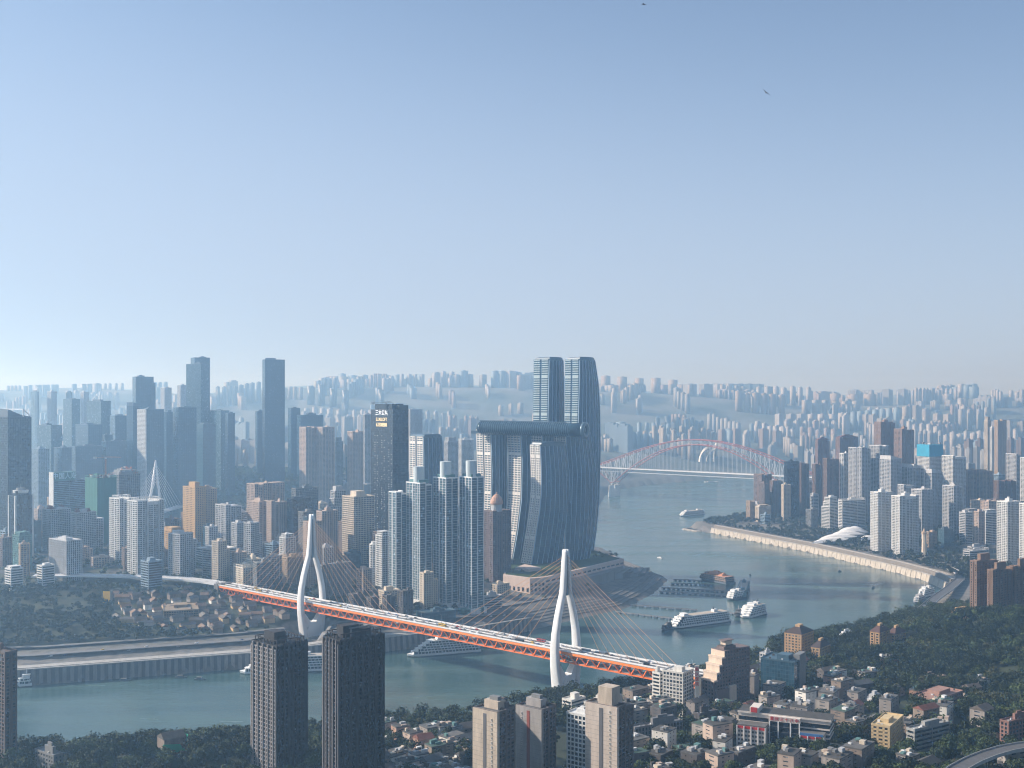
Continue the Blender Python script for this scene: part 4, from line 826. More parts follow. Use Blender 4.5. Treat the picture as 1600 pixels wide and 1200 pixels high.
def theatre():
    D = 3950
    for px, w, hh, lb in ((1103, 24, 30, 'lower white sail-shaped shells of the hall beyond the arch bridge'), (1119, 9, 42, 'taller white crescent shell beyond the arch bridge')):
        x = px2x(px, D); r = thing('shell_hall', lb, 'concert hall', (x, D, 118)); m = MB(); n = 10
        for s in ((0, 1) if w > 10 else (0,)):
            rings = [[(-w + s * w * 1.1 + w * 1.6 * (t ** 2), (j - 3) * 5 * (1 - t * .8), hh * 1.9 * math.sin(t * 1.45) * (1 - abs(j - 3) * .06)) for j in range(7)] for t in [i / n for i in range(n + 1)]]
            m.loft(rings, wallm((.72, .68, .62), dirt=.1), cap=False, closed=True)
        m.build('shell', r)
theatre()

# ------------------------------------------------------------------ the right bank downstream
DZ = 'towers of the far right bank'
def Z(label, xl, xc, xr, yt, D, st='lgrey_res', form='res', name='residential_tower', **k): return T(name, label, TW, xl, xc, xr, yt, D, st, form, group=DZ, **k)
Z('brown block with stepped top at the head of the bay, nearest the arch bridge', 1178, 1190, 1206, 742, 2980, 'brown_res', wall=wallm((.20, .14, .12)))
Z('lower brown wing beside the stepped brown block by the arch bridge', 1203, 1208, 1223, 752, 2950, 'brown_res', wall=wallm((.20, .14, .12)))
Z('dark blue-grey slab with a flat top, first beyond the brown waterfront block', 1225, 1229, 1249, 722, 2880, 'glass_dark', 'box')
Z('slim brown tower pressed against the dark blue-grey slab', 1248, 1252, 1264, 724, 2920, 'brown_res')
Z('hazy brown tower with pointed roof, tallest near the arch bridge end', 1274, 1278, 1296, 688, 3150, 'brown_res', wall=wallm((.22, .14, .12)), crown='pyr')
Z('dark tower below the hazy pointed brown one', 1269, 1274, 1291, 726, 2850, 'brown_res')
Z('dark brown tower with one sunlit corner above the white mall', 1286, 1292, 1311, 717, 2740, 'brown_res')
Z('hazy broad brown tower with pitched roof behind the white-banded row', 1306, 1312, 1341, 684, 3100, 'brown_res', wall=wallm((.22, .14, .12)), crown='pyr')
Z('first white-banded tower above the mall, shortest and narrowest of the row', 1312, 1318, 1327, 709, 2740, 'white_res')
Z('second white-banded tower above the mall', 1326, 1338, 1342, 700, 2700, 'white_res', wall=LGREY)
Z('third white-banded tower above the mall', 1340, 1346, 1360, 700, 2680, 'white_res', wall=LGREY)
Z('fourth and highest white-banded tower above the mall, with dark flank', 1358, 1374, 1389, 697, 2690, 'white_res', wall=LGREY)
Z('tall brown tower with turreted top, higher of the pair on the ridge', 1366, 1376, 1399, 660, 2900, 'brown_res', crown='tank', wall=wallm((.26, .17, .13)))
Z('tall brown tower of the ridge pair, slightly lower, nearer the turquoise net', 1397, 1409, 1428, 671, 2860, 'brown_res', crown='tank', wall=wallm((.26, .17, .13)))
Z('pale tower with slanting white roof blades, nearest the mall', 1375, 1392, 1409, 718, 2560, 'white_res', crown='slant', wall=LGREY)
Z('second tower with slanting white roof blades, half hidden', 1409, 1428, 1443, 731, 2560, 'white_res', crown='slant', wall=LGREY)
Z('third tower with slanting white roof blades, by the turquoise-netted one', 1445, 1456, 1473, 739, 2540, 'white_res', crown='slant', wall=LGREY)
r, X, Y, h = Z('white tower under construction, its top floors wrapped in turquoise net', 1434, 1452, 1472, 696, 2700, 'turq', 'box')
m = MB(); m.box(-X - 1.6, X + 1.6, -Y - 1.6, Y + 1.6, h - 27, h + 2, NETB)
for i in range(14): a, b = rr.uniform(-X, X), rr.uniform(-Y, Y); m.box(a - 1, a + 2, b - 1, b + 2, h + 1, h + rr.uniform(3, 7), GREY)
m.build('building_net', r)
Z('white and dark tower with deep dark flank, next past the turquoise-netted one', 1472, 1489, 1509, 713, 2650, 'white_res')
Z('beige tower with rounded bays, nearer the dark-flanked white one', 1508, 1517, 1526, 735, 2700, 'tan_res')
Z('beige tower with rounded bays, farther from the dark-flanked white one', 1526, 1537, 1551, 735, 2690, 'tan_res')
Z('very slender pale twin tower, higher one with tan top', 1538, 1543, 1548, 657, 3300, 'white_res', 'box', wall=CREAM)
Z('very slender pale twin tower, white one beside the higher', 1547, 1550, 1553, 668, 3250, 'white_res', 'box')
Z('tall hazy tan tower beyond the slender pale twins', 1553, 1559, 1573, 657, 3500, 'tan_res')
Z('pale netted tower with a plant-covered roof', 1572, 1588, 1594, 710, 2700, 'white_res', wall=LGREY)
Z('white tower at the edge beyond the plant-roofed one', 1590, 1600, 1620, 716, 2900, 'white_res')
Z('dark brown low block on the slope below the beige bayed towers', 1551, 1560, 1588, 752, 2620, 'brown_res')
Z('white-framed tower on stilts by the promenade, nearer the shell-roofed hall', 1360, 1372, 1395, 770, 2300, 'grid_white', crown='tank')
Z('white-framed tower on stilts by the promenade, broader, beside the first', 1393, 1406, 1436, 776, 2250, 'grid_white', crown='tank')
Z('grey white-trimmed tower behind the two stilted ones', 1403, 1412, 1429, 758, 2480, 'lgrey_res')
Z('grey white-trimmed tower with twin bays beside the stilted pair', 1424, 1440, 1458, 766, 2400, 'lgrey_res')
Z('slab with white portal frame, standing alone among the trees', 1473, 1490, 1504, 760, 2420, 'lgrey_res')
Z('very white banded tower above the waterfront road', 1558, 1574, 1594, 785, 2050, 'white_res', crown='tank')
Z('white banded tower cut by the edge of the view', 1593, 1606, 1630, 788, 2000, 'white_res')
T('white_mall', 'long white terraced mall with stacked balconies below the banded towers', 'shopping mall', 1284, 1296, 1312, 778, 2640, 'wbands', 'step', al=50)
T('white_mall', 'white stepped mall block next to the shell-roofed hall', 'shopping mall', 1310, 1316, 1362, 783, 2600, 'wbands', 'box', al=60)
for lb, xl, xc, xr, yt, D, st in (('small pinkish block near the tip of the bay', 1166, 1172, 1180, 785, 2880, 'tan_res'), ('low cream house row in the trees near the bay tip', 1180, 1186, 1204, 792, 2850, 'cream'), ('low grey block under the dark-flanked tower', 1505, 1512, 1530, 800, 2380, 'lgrey_res'),
        ('wide pale banded block on the wooded slope', 1532, 1540, 1560, 802, 2300, 'wbands'), ('low grey block in the trees beside the portal-framed slab', 1512, 1518, 1540, 822, 2200, 'bands'), ('flat-roofed school block with pale roof among the trees', 1505, 1515, 1545, 838, 2150, 'bands')):
    T('low_block', lb, 'building', xl, xc, xr, yt, D, st, al=60, group=DZ, H=None if yt < 820 else 16)
# shell-roofed hall
def shellhall():
    D = 2480; x = px2x(1310, D); z = gz(x, D); r = thing('shell_roofed_hall', 'low hall of overlapping swooping white shells by the promenade trees', 'theatre', (x, D, z))
    SH = wallm((.74, .75, .76), dirt=.1)
    for k, (xa, xb, y0, w, ha, hb, hm) in enumerate(((-72, 10, -52, 9, 1, 9, 9), (-60, 34, -34, 11, 2, 12, 15), (-34, 60, -14, 12, 4, 13, 20), (-10, 70, 8, 12, 6, 16, 25), (20, 78, 28, 11, 8, 14, 24), (30, 84, -44, 10, 4, 5, 12))):
        m = MB(); n = 14; rings = []
        for i in range(n + 1):
            t = i / n; e = max(.04, math.sin(math.pi * t) ** .6); xx = xa + (xb - xa) * t; zz = ha + (hb - ha) * t + (hm - max(ha, hb) * .6) * math.sin(math.pi * t) * .8; yy = y0 + 14 * math.sin(2.4 * t)
            rings.append([(xx, yy - w * e, zz - 4 * e), (xx, yy - w * e * .3, zz + 1.5), (xx, yy + w * e, zz + 3 * e), (xx, yy + w * e, zz + 2.2 * e), (xx, yy - w * e * .3, zz + .3), (xx, yy - w * e, zz - 5.2 * e)])
        m.loft(rings, SH); m.build('shell', r, False)
    m = MB(); m.box(-40, 66, -40, 34, -4, 8, G_DARK); m.build('glazing', r)
    m = MB(); m.box(-14, 60, -22, 28, 8, 15, G_DARK); m.build('upper_glazing', r)
shellhall()
def stone_tower():
    D = 2210; x = px2x(1444, D); z = gz(x, D); r = thing('stone_lighthouse', 'lone tapering stone tower with a small pointed cap on the promenade', 'tower', (x, D, z)); m = MB()
    m.cyl(0, 0, -2, 8, 8, 7, CREAM, 8); m.cyl(0, 0, 8, 46, 5.5, 4.2, CREAM, 8); m.build('shaft', r); m = MB(); m.cyl(0, 0, 46, 49, 5.5, 5.5, TAN, 8); m.cyl(0, 0, 49, 58, 4, .3, TAN, 8); m.build('cap', r)
stone_tower()
# ------------------------------------------------------------------ near bank, buildings close to the viewer
GB = wallm((.30, .27, .25), dirt=.3); BEIGE = wallm((.50, .42, .34), dirt=.3); WARM = wallm((.52, .34, .18), dirt=.25); OLD = wallm((.24, .19, .155), dirt=.45); WHT = wallm((.66, .64, .60), dirt=.25)
FR = 'buildings on the near bank'
def winrows(root, X, Y, h, face, cols, rows, w, hh, frame=WHT, z0=2.5, glass=None, off=.05):
    for i in range(rows):
        for j in range(cols):
            z = z0 + i * (h - z0) / rows
            if face == 'x-': window_part(root, 'window', -X - off, -Y + (j + .5) * 2 * Y / cols, z, w, hh, 'x-', glass or G_DARK, frame)
            else: window_part(root, 'window', -X + (j + .5) * 2 * X / cols, -Y - off, z, w, hh, 'y-', glass or G_DARK, frame)
BLK = wallm((.022, .020, .023), dirt=.3)
for lb, xl, xc, xr, yt, D, al, gy in (('black-brown residential tower with pale gridded side, paler and shorter of the dark pair', 394, 433, 480, 1012, 860, 44, 1), ('nearest black residential tower, taller and broader of the dark pair, pergola frames on top', 506, 531, 600, 1003, 800, 50, 0)):
    r, X, Y, h = T('black_tower', lb, AB, xl, xc, xr, yt, D, 'black', 'box', al=al, group='pair of black towers on the near bank', cut=1)
    m = MB(); g2 = MB()
    block(g2, m, -X - 1.0, -X + .4, -Y + .4, Y - .4, 0, h - 2, 'black', wallm((.30, .28, .28) if gy else (.12, .11, .115), dirt=.3)); 
    for j in range(5):
        y = -Y + (j + .5) * 2 * Y / 5; m.box(-X - 2.2, -X - .9, y - .5, y + .5, 0, h + 1, wallm((.30, .28, .28) if gy else (.12, .11, .115), dirt=.3))
    m.build('side_wall', r); g2.build('side_glazing', r)
    m = MB()
    for j in range(7):
        x = -X + (j + .5) * 2 * X / 7; m.box(x - .9, x + .9, -Y - 1.5, -Y - .4, 0, h + rr.choice([1, 2.5]), BLK)
        for i in range(int(h / 3.2)): m.box(x - 2.2, x + 2.2, -Y - 1.2, -Y - .2, i * 3.2, i * 3.2 + .9, BLK)
    m.build('balcony_stack', r)
    m = MB(); roofframe(m, -X * .9, X * .9, -Y * .85, Y * .85, h, 4.5, BLK); m.box(-X * .6, X * .1, -Y * .3, Y * .5, h, h + 9, BLK)
    if not gy:
        for e in (-1, 1): m.box(-X * .35, X * .6, e * Y * .35 - .6, e * Y * .35 + .6, h + 6.5, h + 7.4, GREY)
        m.box(-X * .35, -X * .25, -Y * .35, Y * .35, h + 6.5, h + 7.4, GREY); m.box(X * .5, X * .6, -Y * .35, Y * .35, h + 6.5, h + 7.4, GREY); m.box(-X * .3, -X * .2, -Y * .3, -Y * .2, h, h + 6.6, GREY); m.box(X * .45, X * .55, Y * .2, Y * .3, h, h + 6.6, GREY)
    m.build('pergola', r)
r, X, Y, h = T('brown_tower', 'brown residential tower cut by the edge of the view, above the near treetops', AB, -40, 8, 27, 1022, 900, 'brown_res', 'res', al=36, wall=wallm((.12, .085, .075), dirt=.3), crown='tank')
# beige end-wall towers at the bottom
def endwall(name, label, xl, xc, xr, yt, D, al, col, stripe=None, extra=0):
    r, X, Y, h = T(name, label, AB, xl, xc, xr, yt, D, 'brown_res', 'res', al=al, wall=wallm((.15, .125, .12), dirt=.35), group=FR)
    m = MB(); m.box(-X - 1.0, -X + 1.4, -Y - .8, Y + .6, 0, h + 1.2, col)
    m.box(-X - 1.25, -X - .95, -Y * .12, Y * .12, 0, h - 1, wallm((.12, .12, .13)) if stripe is None else stripe)
    for i in range(int(h / 3.1)): m.box(-X - 1.06, -X - .99, -Y - .8, Y + .6, i * 3.1, i * 3.1 + .12, GREY)
    m.build('end_wall', r)
    for i in range(int(h / 3.1)): window_part(r, 'window', -X - 1.05, Y * .55 if extra else -Y * .6, 1 + i * 3.1, 1.1, 1.4, 'x-', G_DARK, WHT)
    m = MB(); m.box(-X * .3, X * .5, -Y * .5, Y * .7, h, h + 6, col); m.box(-X * .1, X * .3, -Y * .3, Y * .4, h + 6, h + 8.5, GREY); m.build('stair_head', r)
    return r, X, Y, h
endwall('slab_tower', 'pale beige end-wall tower with small window column, nearest the bottom middle', 741, 777, 806, 1116, 760, 40, BEIGE)
endwall('slab_tower', 'grey tower with a rust-red stripe down its end wall', 808, 846, 870, 1112, 790, 40, wallm((.34, .32, .31), dirt=.3), wallm((.26, .07, .05), dirt=.3), 1)
r, X, Y, h = endwall('slab_tower', 'tallest beige tower with strip of dark stair windows and big roof box', 917, 964, 991, 1108, 770, 38, wallm((.55, .47, .41), dirt=.2))
m = MB(); m.box(-X * .8, X * .1, -Y * .55, Y * .35, h + .5, h + 13, BEIGE); m.build('water_tank_house', r)
r, X, Y, h = T('balcony_block', 'white-framed balcony block touching the tallest beige tower', AB, 886, 916, 932, 1120, 790, 'grid_white', al=36, group=FR); winrows(r, X, Y, h, 'y-', 3, 6, 1.6, 1.5)
r, X, Y, h = T('white_apartments', 'small white block with a plain sunlit gable beside the near pylon foot', AB, 879, 893, 914, 1075, 1075, 'wbands', al=44, group=FR, wall=WHT, H=20); winrows(r, X, Y, h, 'x-', 2, 4, 1.5, 1.6)
r, X, Y, h = T('white_apartments', 'white balconied block between the near pylon foot and the bridge end', AB, 913, 932, 953, 1077, 1062, 'grid_white', al=44, group=FR, wall=WHT, H=17); winrows(r, X, Y, h, 'x-', 4, 4, 1.5, 1.6)
r, X, Y, h = T('white_apartments', 'white apartment house of deep square balconies right under the bridge end', AB, 1036, 1067, 1083, 1053, 1050, 'grid_white', al=36, group=FR, wall=WHT); winrows(r, X, Y, h, 'x-', 6, 7, 2.0, 1.7)
r, X, Y, h = T('white_apartments', 'narrow white wing with curved balconies at the bridge end', AB, 1020, 1031, 1040, 1053, 1070, 'wbands', al=44, group=FR, wall=WHT)
x, y = px2x(268, 905), 905; z = gz(x, y); r = thing('netted_house', 'old house in the treetops half wrapped in bright green net', 'house', (x, y, z), R(40)); m = MB(); m.box(-9, 9, -7, 7, 0, 17, OLD); m.build('wall', r); m = MB(); m.loft([[(-9.6, -7.6, 17), (9.6, -7.6, 17), (9.6, 7.6, 17), (-9.6, 7.6, 17)], [(-9, -.3, 21), (9, -.3, 21), (9, .3, 21), (-9, .3, 21)]], ROOFD); m.build('roof', r)
m = MB(); m.loft([[(-10.4, -8.4, 6), (11, -8.6, 5), (11, -8.2, 5), (-10.4, -8, 6)], [(-10.6, -8.8, 14), (3, -9.2, 12), (3, -8.8, 12), (-10.6, -8.4, 14)]], plainm((.02, .42, .22), .6)); m.box(10.2, 10.6, -8, 8, 8, 18, plainm((.02, .42, .22), .6)); m.build('green_net', r); FOOT.append((x, y, 15))
T('tree_house', 'small white-walled house deep in the treetops by the brown edge tower', 'house', 55, 84, 98, 1149, 880, 'cream', al=38, wall=GREY, H=15, group=FR)
# stepped brown building with terraces
def stepped():
    al = R(52); D = 1060; a, b, (x, y), rz = solve(1100, 1112, 1167, D, al); z0 = gz(x, y) - 1; r = thing('terraced_block', 'dark brown block whose sunlit cream terraces step up to a roof kiosk', AB, (x, y, z0), rz, FR); FOOT.append((x, y, 35))
    h = zat(1020, D) - z0; n = 10; fh = h / n; X, Y = b / 2, a / 2 + 3; BR_ = wallm((.17, .125, .115), dirt=.3); TC = wallm((.62, .50, .40), dirt=.2)
    g, f = MB(), MB(); block(g, f, -X, X, -Y, Y, 0, h * .55, 'cream', BR_)
    for k in range(4):
        x0 = -X + (k + 1) * 3.6; z1 = h * .55 + (k + 1) * h * .1125; block(g, f, x0, X, -Y, Y, z1 - h * .1125, z1, 'cream', BR_)
    g.build('glazing', r); f.build('facade', r)
    for k in range(4):
        t = MB(); x0 = -X + k * 3.6; z1 = h * .55 + k * h * .1125; t.box(x0 - .8, x0 + 4.4, -Y - .9, Y + .9, z1, z1 + 1.5, TC); t.box(x0 + 3.2, x0 + 3.6, -Y - .6, Y + .6, z1 + 1.4, z1 + h * .1125, TC); t.build('terrace', r)
    t = MB(); t.box(-X * .3, X * .35, -Y * .6, Y * .6, h, h + 3, BR_); t.box(-X * .2, X * .25, -Y * .5, Y * .5, h + 3, h + 4, ROOFD); t.box(-X * .15, X * .2, -Y * .4, Y * .4, h + 4, h + 8, TC); t.box(-X * .25, X * .3, -Y * .5, Y * .5, h + 8, h + 8.6, BR_); t.build('roof_kiosk', r)
    t = MB(); t.box(-X + 1, X * .1, -Y - 2.2, -Y - 1.2, 0, h * .42, BR_); t.box(-X * .25, X * .1, -Y - 3.6, -Y - 1.2, 0, h * .45, TC); t.build('entrance_bay', r)
    for i in range(5):
        for j in range(7): window_part(r, 'window', -X * .05 + j * X * .15, -Y - .35, 3 + i * fh * 1.05, 1.6, 1.5, 'y-', G_DARK, BR_)
    # the upright sign beside it
    sx = px2x(1089, 1045); sz = gz(sx, 1045); s = thing('sign_pylon', 'tall cream sign slab with four red characters running down it', 'sign', (sx, 1045, sz), R(-6), None)
    t = MB(); H_ = zat(1040, 1045) - sz; t.box(-2, 2, -.6, .6, 0, H_, wallm((.70, .62, .52), dirt=.1)); t.build('panel', s)
    for k, ch in enumerate('重庆医院'): text(ch, 3.9, RED, (0, -.7, H_ - 3.4 - 4.6 * k), (R(90), 0, 0), s, ext=.08)
stepped()
T('wall_block', 'windowless dark grey block with white parapet line in the trees', 'building', 1089, 1093, 1121, 1105, 960, 'blank', al=56, wall=wallm((.07, .065, .07)), H=18, group=FR)
T('ribbed_hall', 'low grey hall with corrugated ribbed side in front of the dark trees', 'hall', 985, 992, 1066, 1122, 930, 'vert_white', al=62, wall=wallm((.16, .16, .17)), H=17, group=FR)
# school
def school():
    al = R(24); D = 862; a, b, (x, y), rz = solve(1155, 1296, 1304, D, al); b = 20; x = px2x(1296, D) - a * math.cos(al) / 2 + b * math.sin(al) / 2; y = D + a * math.sin(al) / 2 + b * math.cos(al) / 2
    z0 = gz(px2x(1240, 900), 890) - 1; r = thing('school_building', 'long white and red school, dark glass centre, six characters along the top', 'school', (x, y, z0), rz); h = zat(1126, D) - z0; X, Y = b / 2, a / 2
    for q in (-.7, -.2, .3, .8): FOOT.append((x - q * math.cos(al) * Y * -1, y - q * math.sin(al) * Y, 20))
    W = wallm((.66, .60, .55), dirt=.15); RD = wallm((.50, .03, .03), dirt=.1); BL = wallm((.05, .16, .38), dirt=.1)
    g = MB(); g.box(-X, X, -Y, Y, 0, h - 3.5, G_DARK); g.build('glazing', r)
    f = MB(); f.box(-X - .6, X + .5, -Y - .5, Y + .5, h - 3.5, h - .4, W); f.build('top_beam', r)
    f = MB(); f.box(-X - 1.2, X + .8, -Y - 1.2, Y + 1.0, h - .4, h, ROOFD); f.box(-X - 1.5, -X - 1.2, -Y - 1.5, Y + 1.0, h - .9, h + .5, W); f.build('roof', r)
    for k in range(3): q = MB(); q.box(-X - .5, X + .4, -Y - .4, Y + .4, h - 8 - k * 3.4, h - 6.9 - k * 3.4, W); q.build('floor_band', r)
    c = MB(); c.box(-X - 3.6, -X, -Y * .08 - 10, -Y * .08 + 13, 0, h - 4.2, glassm((.012, .018, .03), cell=(2, 2, 2))); c.build('glass_centre', r)
    m = MB()
    for j in (-10, -3.2, 6.2, 13): m.box(-X - 4.3, -X - 3.5, -Y * .08 + j - .45, -Y * .08 + j + .45, 0, h - 4.2, WHITEP)
    for k in range(1, 7): m.box(-X - 3.75, -X - 3.5, -Y * .08 - 10, -Y * .08 + 13, k * h / 8, k * h / 8 + .25, GREY)
    m.box(-X - 4.2, -X - .1, -Y * .08 - 10.6, -Y * .08 + 13.6, h - 4.2, h - .2, W); m.build('centre_frame', r)
    for k, ch in enumerate('重庆三十八中'): text(ch, 3.1, RD, (-X - 4.35, -Y * .08 + 11 - k * 3.8, h - 2.2), (R(90), 0, R(-90)), r, ext=.08)
    for (y0, y1, ncol, top) in ((Y * .34, Y * .97, 4, h - 8), (-Y * .92, -Y * .42, 3, h - 10)):
        w = MB(); w.box(-X - 12, -X - .65, y0, y1, 0, top, W); w.box(-X - 12.3, -X - .65, y0 - .3, y1 + .3, top, top + .9, CONCD)
        if ncol == 3: w.box(-X - 12.5, -X - 11.9, y0, y1, top - .2, top + 1.8, BL)
        w.build('wing', r)
        for j in range(ncol + 1): q = MB(); yy = y0 + (y1 - y0) * j / ncol; q.box(-X - 13.1, -X - 11.9, yy - .35, yy + .35, 0, top - .25, WHITEP); q.build('fin', r)
        for j in range(ncol):
            ya, yb = y0 + (y1 - y0) * j / ncol, y0 + (y1 - y0) * (j + 1) / ncol; q = MB(); q.box(-X - 12.6, -X - 11.95, ya + .4, yb - .4, top - 2.2, top - .3, RD); q.build('red_panel', r)
            for k in range(4):
                for e in (.3, .7): window_part(r, 'window', -X - 12.05, ya + (yb - ya) * e, top - 5.2 - k * 3.3, 1.9, 1.7, 'x-', G_DARK, W)
    q = MB(); q.box(-X - 2, X * .4, Y * .55, Y * .75, h, h + 4, W); q.box(-X - 2.3, -X - 1.9, Y * .58, Y * .72, h + .5, h + 4.4, RD); q.build('roof_house', r)
school()
r, X, Y, h = T('low_annex', 'low pink-beige annex with blue and red doors beside the school', 'building', 1278, 1304, 1318, 1149, 850, 'cream', al=30, H=9, group=FR); 
r, X, Y, h = T('green_glass_block', 'green glass office block with grey stair tower and rooftop trees', OF, 1189, 1241, 1257, 1036, 1110, 'mirror', al=34, group=FR)
m = MB(); m.box(-X * .2, X, -Y * 1.02 - 1, -Y * .7, 0, h + 6, GREY); m.build('stair_tower', r)
for lb, xl, xc, xr, yt, D, al in (('gold-lit apartment house with dark pyramid roof, larger of the two by the water', 1226, 1252, 1271, 993, 1300, 40), ('smaller gold-lit house with dark pyramid roof beside the larger one', 1268, 1281, 1297, 1014, 1260, 40)):
    r, X, Y, h = T('pyramid_roofed_house', lb, AB, xl, xc, xr, yt, D, 'cream', al=al, wall=WARM, crown='pyr', rmat=wallm((.06, .04, .035)), group=FR); winrows(r, X, Y, h, 'x-', 4, 4, 1.6, 1.5, WARM)
for lb, xl, xc, xr, yt, D in (('gold-lit turreted apartment house at the foot of the wooded hill, nearer the water', 1360, 1374, 1390, 990, 1290), ('gold-brown turreted house, uphill neighbour of the first', 1386, 1398, 1415, 993, 1310)):
    r, X, Y, h = T('turreted_house', lb, AB, xl, xc, xr, yt, D, 'tan_res', 'res', al=44, wall=WARM, crown='pyr', rmat=wallm((.10, .05, .04)), group=FR)
r, X, Y, h = T('yellow_house', 'four-storey yellow house with dark windows and cluttered roof among the trees', 'house', 1362, 1390, 1411, 1110, 880, 'cream', al=34, wall=wallm((.60, .46, .26), dirt=.2), H=21, group=FR); winrows(r, X, Y, h, 'x-', 5, 4, 1.5, 1.6, wallm((.60, .46, .26), dirt=.2))
r, X, Y, h = T('balconied_house', 'dark house with white balconies on its end, beside the yellow one', 'house', 1418, 1429, 1483, 1121, 860, 'wbands', al=58, wall=wallm((.30, .30, .29), dirt=.4), H=20, group=FR); winrows(r, X, Y, h, 'x-', 3, 4, 1.4, 1.5)
r, X, Y, h = T('flat_roofed_school', 'long low pink-brick building with white flat roof on the wooded slope', 'building', 1425, 1463, 1504, 1072, 1030, 'cream', al=48, wall=wallm((.34, .20, .16)), H=11, group=FR); winrows(r, X, Y, h, 'x-', 9, 2, 1.5, 1.5)
T('flat_roofed_school', 'low grey row of small windows behind the pink-brick building', 'building', 1434, 1440, 1478, 1057, 1130, 'bands', al=60, wall=OLD, H=9, group=FR)
T('flat_roofed_school', 'small white-windowed flat-roofed house below the grey row', 'building', 1349, 1367, 1386, 1062, 1050, 'wbands', al=48, wall=LGREY, H=9, group=FR)
T('brick_block', 'red-brown brick block with pale balconies at the edge of the view', AB, 1568, 1576, 1612, 1122, 850, 'brown_res', al=60, wall=wallm((.22, .12, .10)), H=24, group=FR)
for k, (lb, xl, xc, xr, yt, D) in enumerate((('brown riverside tower with orange roof turrets, nearest the water', 1516, 1526, 1560, 878, 1450), ('brown riverside tower in front, between its two turreted neighbours', 1544, 1551, 1585, 892, 1400), ('brown riverside tower cut by the edge of the view', 1578, 1586, 1625, 886, 1420))):
    T('riverside_tower', lb, AB, xl, xc, xr, yt, D, 'tan_res', 'res', al=54, wall=wallm((.24, .155, .11), dirt=.3), crown='box', group='brown towers above the wooded hill')
T('orange_house', 'small orange-walled house at the road bend under the brown towers', 'house', 1484, 1491, 1522, 930, 1440, 'ochre', al=58, H=13, group=FR)
T('riverside_shed', 'long dark boathouse shed at the water below the wooded hill', 'shed', 1313, 1320, 1336, 1000, 1478, 'bands', al=50, wall=DGREY, H=9, group=FR)
T('riverside_shed', 'pale roofed riverside shed behind the smaller pyramid-roofed house', 'shed', 1303, 1312, 1342, 1015, 1400, 'wbands', al=56, H=8, group=FR)
T('green_roofed_hall', 'wide hall with flat green sports-court roof at the lower edge', 'hall', 1048, 1062, 1200, 1178, 745, 'bands', al=66, wall=OLD, H=12, rmat=ROOFG, group=FR)
T('terrace_house', 'pink terrace house below the school, its roof crowded with tanks', 'house', 1190, 1212, 1262, 1186, 720, 'cream', al=50, wall=PINK, H=12, group=FR)
T('terrace_house', 'red-tiled long roof low in the trees at the lower edge', 'house', 1328, 1336, 1376, 1186, 760, 'cream', al=58, wall=PINK, H=8, rmat=RTILE, group=FR)
T('grey_block', 'pale grey high block at the edge of the dark trees, between terraces and green glass', AB, 1189, 1196, 1207, 1047, 1180, 'lgrey_res', al=50, H=34, group=FR)
# the crowded old quarter at the bottom: each house its own, with odd roofs, sheds and tanks
def oldhouse(i, x, y, w, d, h, rz, col, label, pitched, group):
    z0 = gz(x, y) - 1.5; r = thing('old_house', label, 'house', (x, y, z0), rz, group); rq = random.Random(i); X, Y = w / 2, d / 2; h += 1.5
    g, f = MB(), MB(); block(g, f, -X, X, -Y, Y, 0, h, 'blank', col); g.build('glazing', r); f.build('wall', r)
    m = MB()
    if pitched:
        m.loft([[(-X - .6, -Y - .6, h), (X + .6, -Y - .6, h), (X + .6, Y + .6, h), (-X - .6, Y + .6, h)], [(-X - .3, -.15, h + Y * .55), (X + .3, -.15, h + Y * .55), (X + .3, .15, h + Y * .55), (-X - .3, .15, h + Y * .55)]], rq.choice([RTILE, ROOFD, ROOF, wallm((.10, .085, .075), dirt=.4)]))
    else:
        m.box(-X - .3, X + .3, -Y - .3, Y + .3, h, h + .9, ROOF); m.box(-X + .1, X - .1, -Y + .1, Y - .1, h + .9, h + .95, rq.choice([ROOF, ROOFD, ROOFD, ROOF, ROOFG, CONCD]))
        for k in range(rq.randint(2, 6)):
            a, b = rq.uniform(-X + 1, X - 3), rq.uniform(-Y + 1, Y - 3); m.box(a, a + rq.uniform(1.5, 5), b, b + rq.uniform(1.5, 4), h + .8, h + rq.uniform(1.6, 4), rq.choice([WHITE, GREY, CREAM, ROOFD, TEALW, LGREY, PINK]))
    m.build('roof', r); FOOT.append((x, y, max(w, d) * .6)); return r
ORD = ['first', 'second', 'third', 'fourth', 'fifth', 'sixth', 'seventh', 'eighth', 'ninth', 'tenth', 'eleventh', 'twelfth', 'thirteenth', 'fourteenth', 'fifteenth', 'sixteenth', 'seventeenth', 'eighteenth', 'nineteenth', 'twentieth'] + ['twenty-' + w for w in ('first', 'second', 'third', 'fourth', 'fifth', 'sixth', 'seventh', 'eighth', 'ninth')]
ro = random.Random(11); C_OLD = [(OLD, 'brown'), (PINK, 'pinkish'), (GB, 'grey'), (wallm((.36, .22, .16), dirt=.3), 'brick-coloured'), (WHT, 'whitewashed'), (wallm((.10, .09, .09), dirt=.3), 'sooty')]
spots = [(604, 980, 14, 10, 20, 1), (626, 965, 13, 11, 18, 3), (645, 950, 13, 11, 16, 1), (662, 935, 14, 12, 15, 3), (590, 900, 20, 14, 10, 2), (560, 860, 18, 12, 14, 3), (545, 800, 18, 12, 14, 4), (462, 800, 16, 12, 12, 3)]
cand = []
for row, D in enumerate((985, 950, 915, 880, 845, 812, 785)):
    for px in np.arange(575 + row * 6, 742, 17 + row): cand.append((px + ro.uniform(-3, 3), D + ro.uniform(-8, 8), ro.uniform(11, 20), ro.uniform(9, 14), ro.uniform(7, 15), ro.choice([0, 0, 1, 2, 2, 3, 4, 5])))
allh = [s for s in spots] + [c for c in cand if all(abs(c[0] - s[0]) * c[1] / F > 12 or abs(c[1] - s[1]) > 16 for s in spots)]
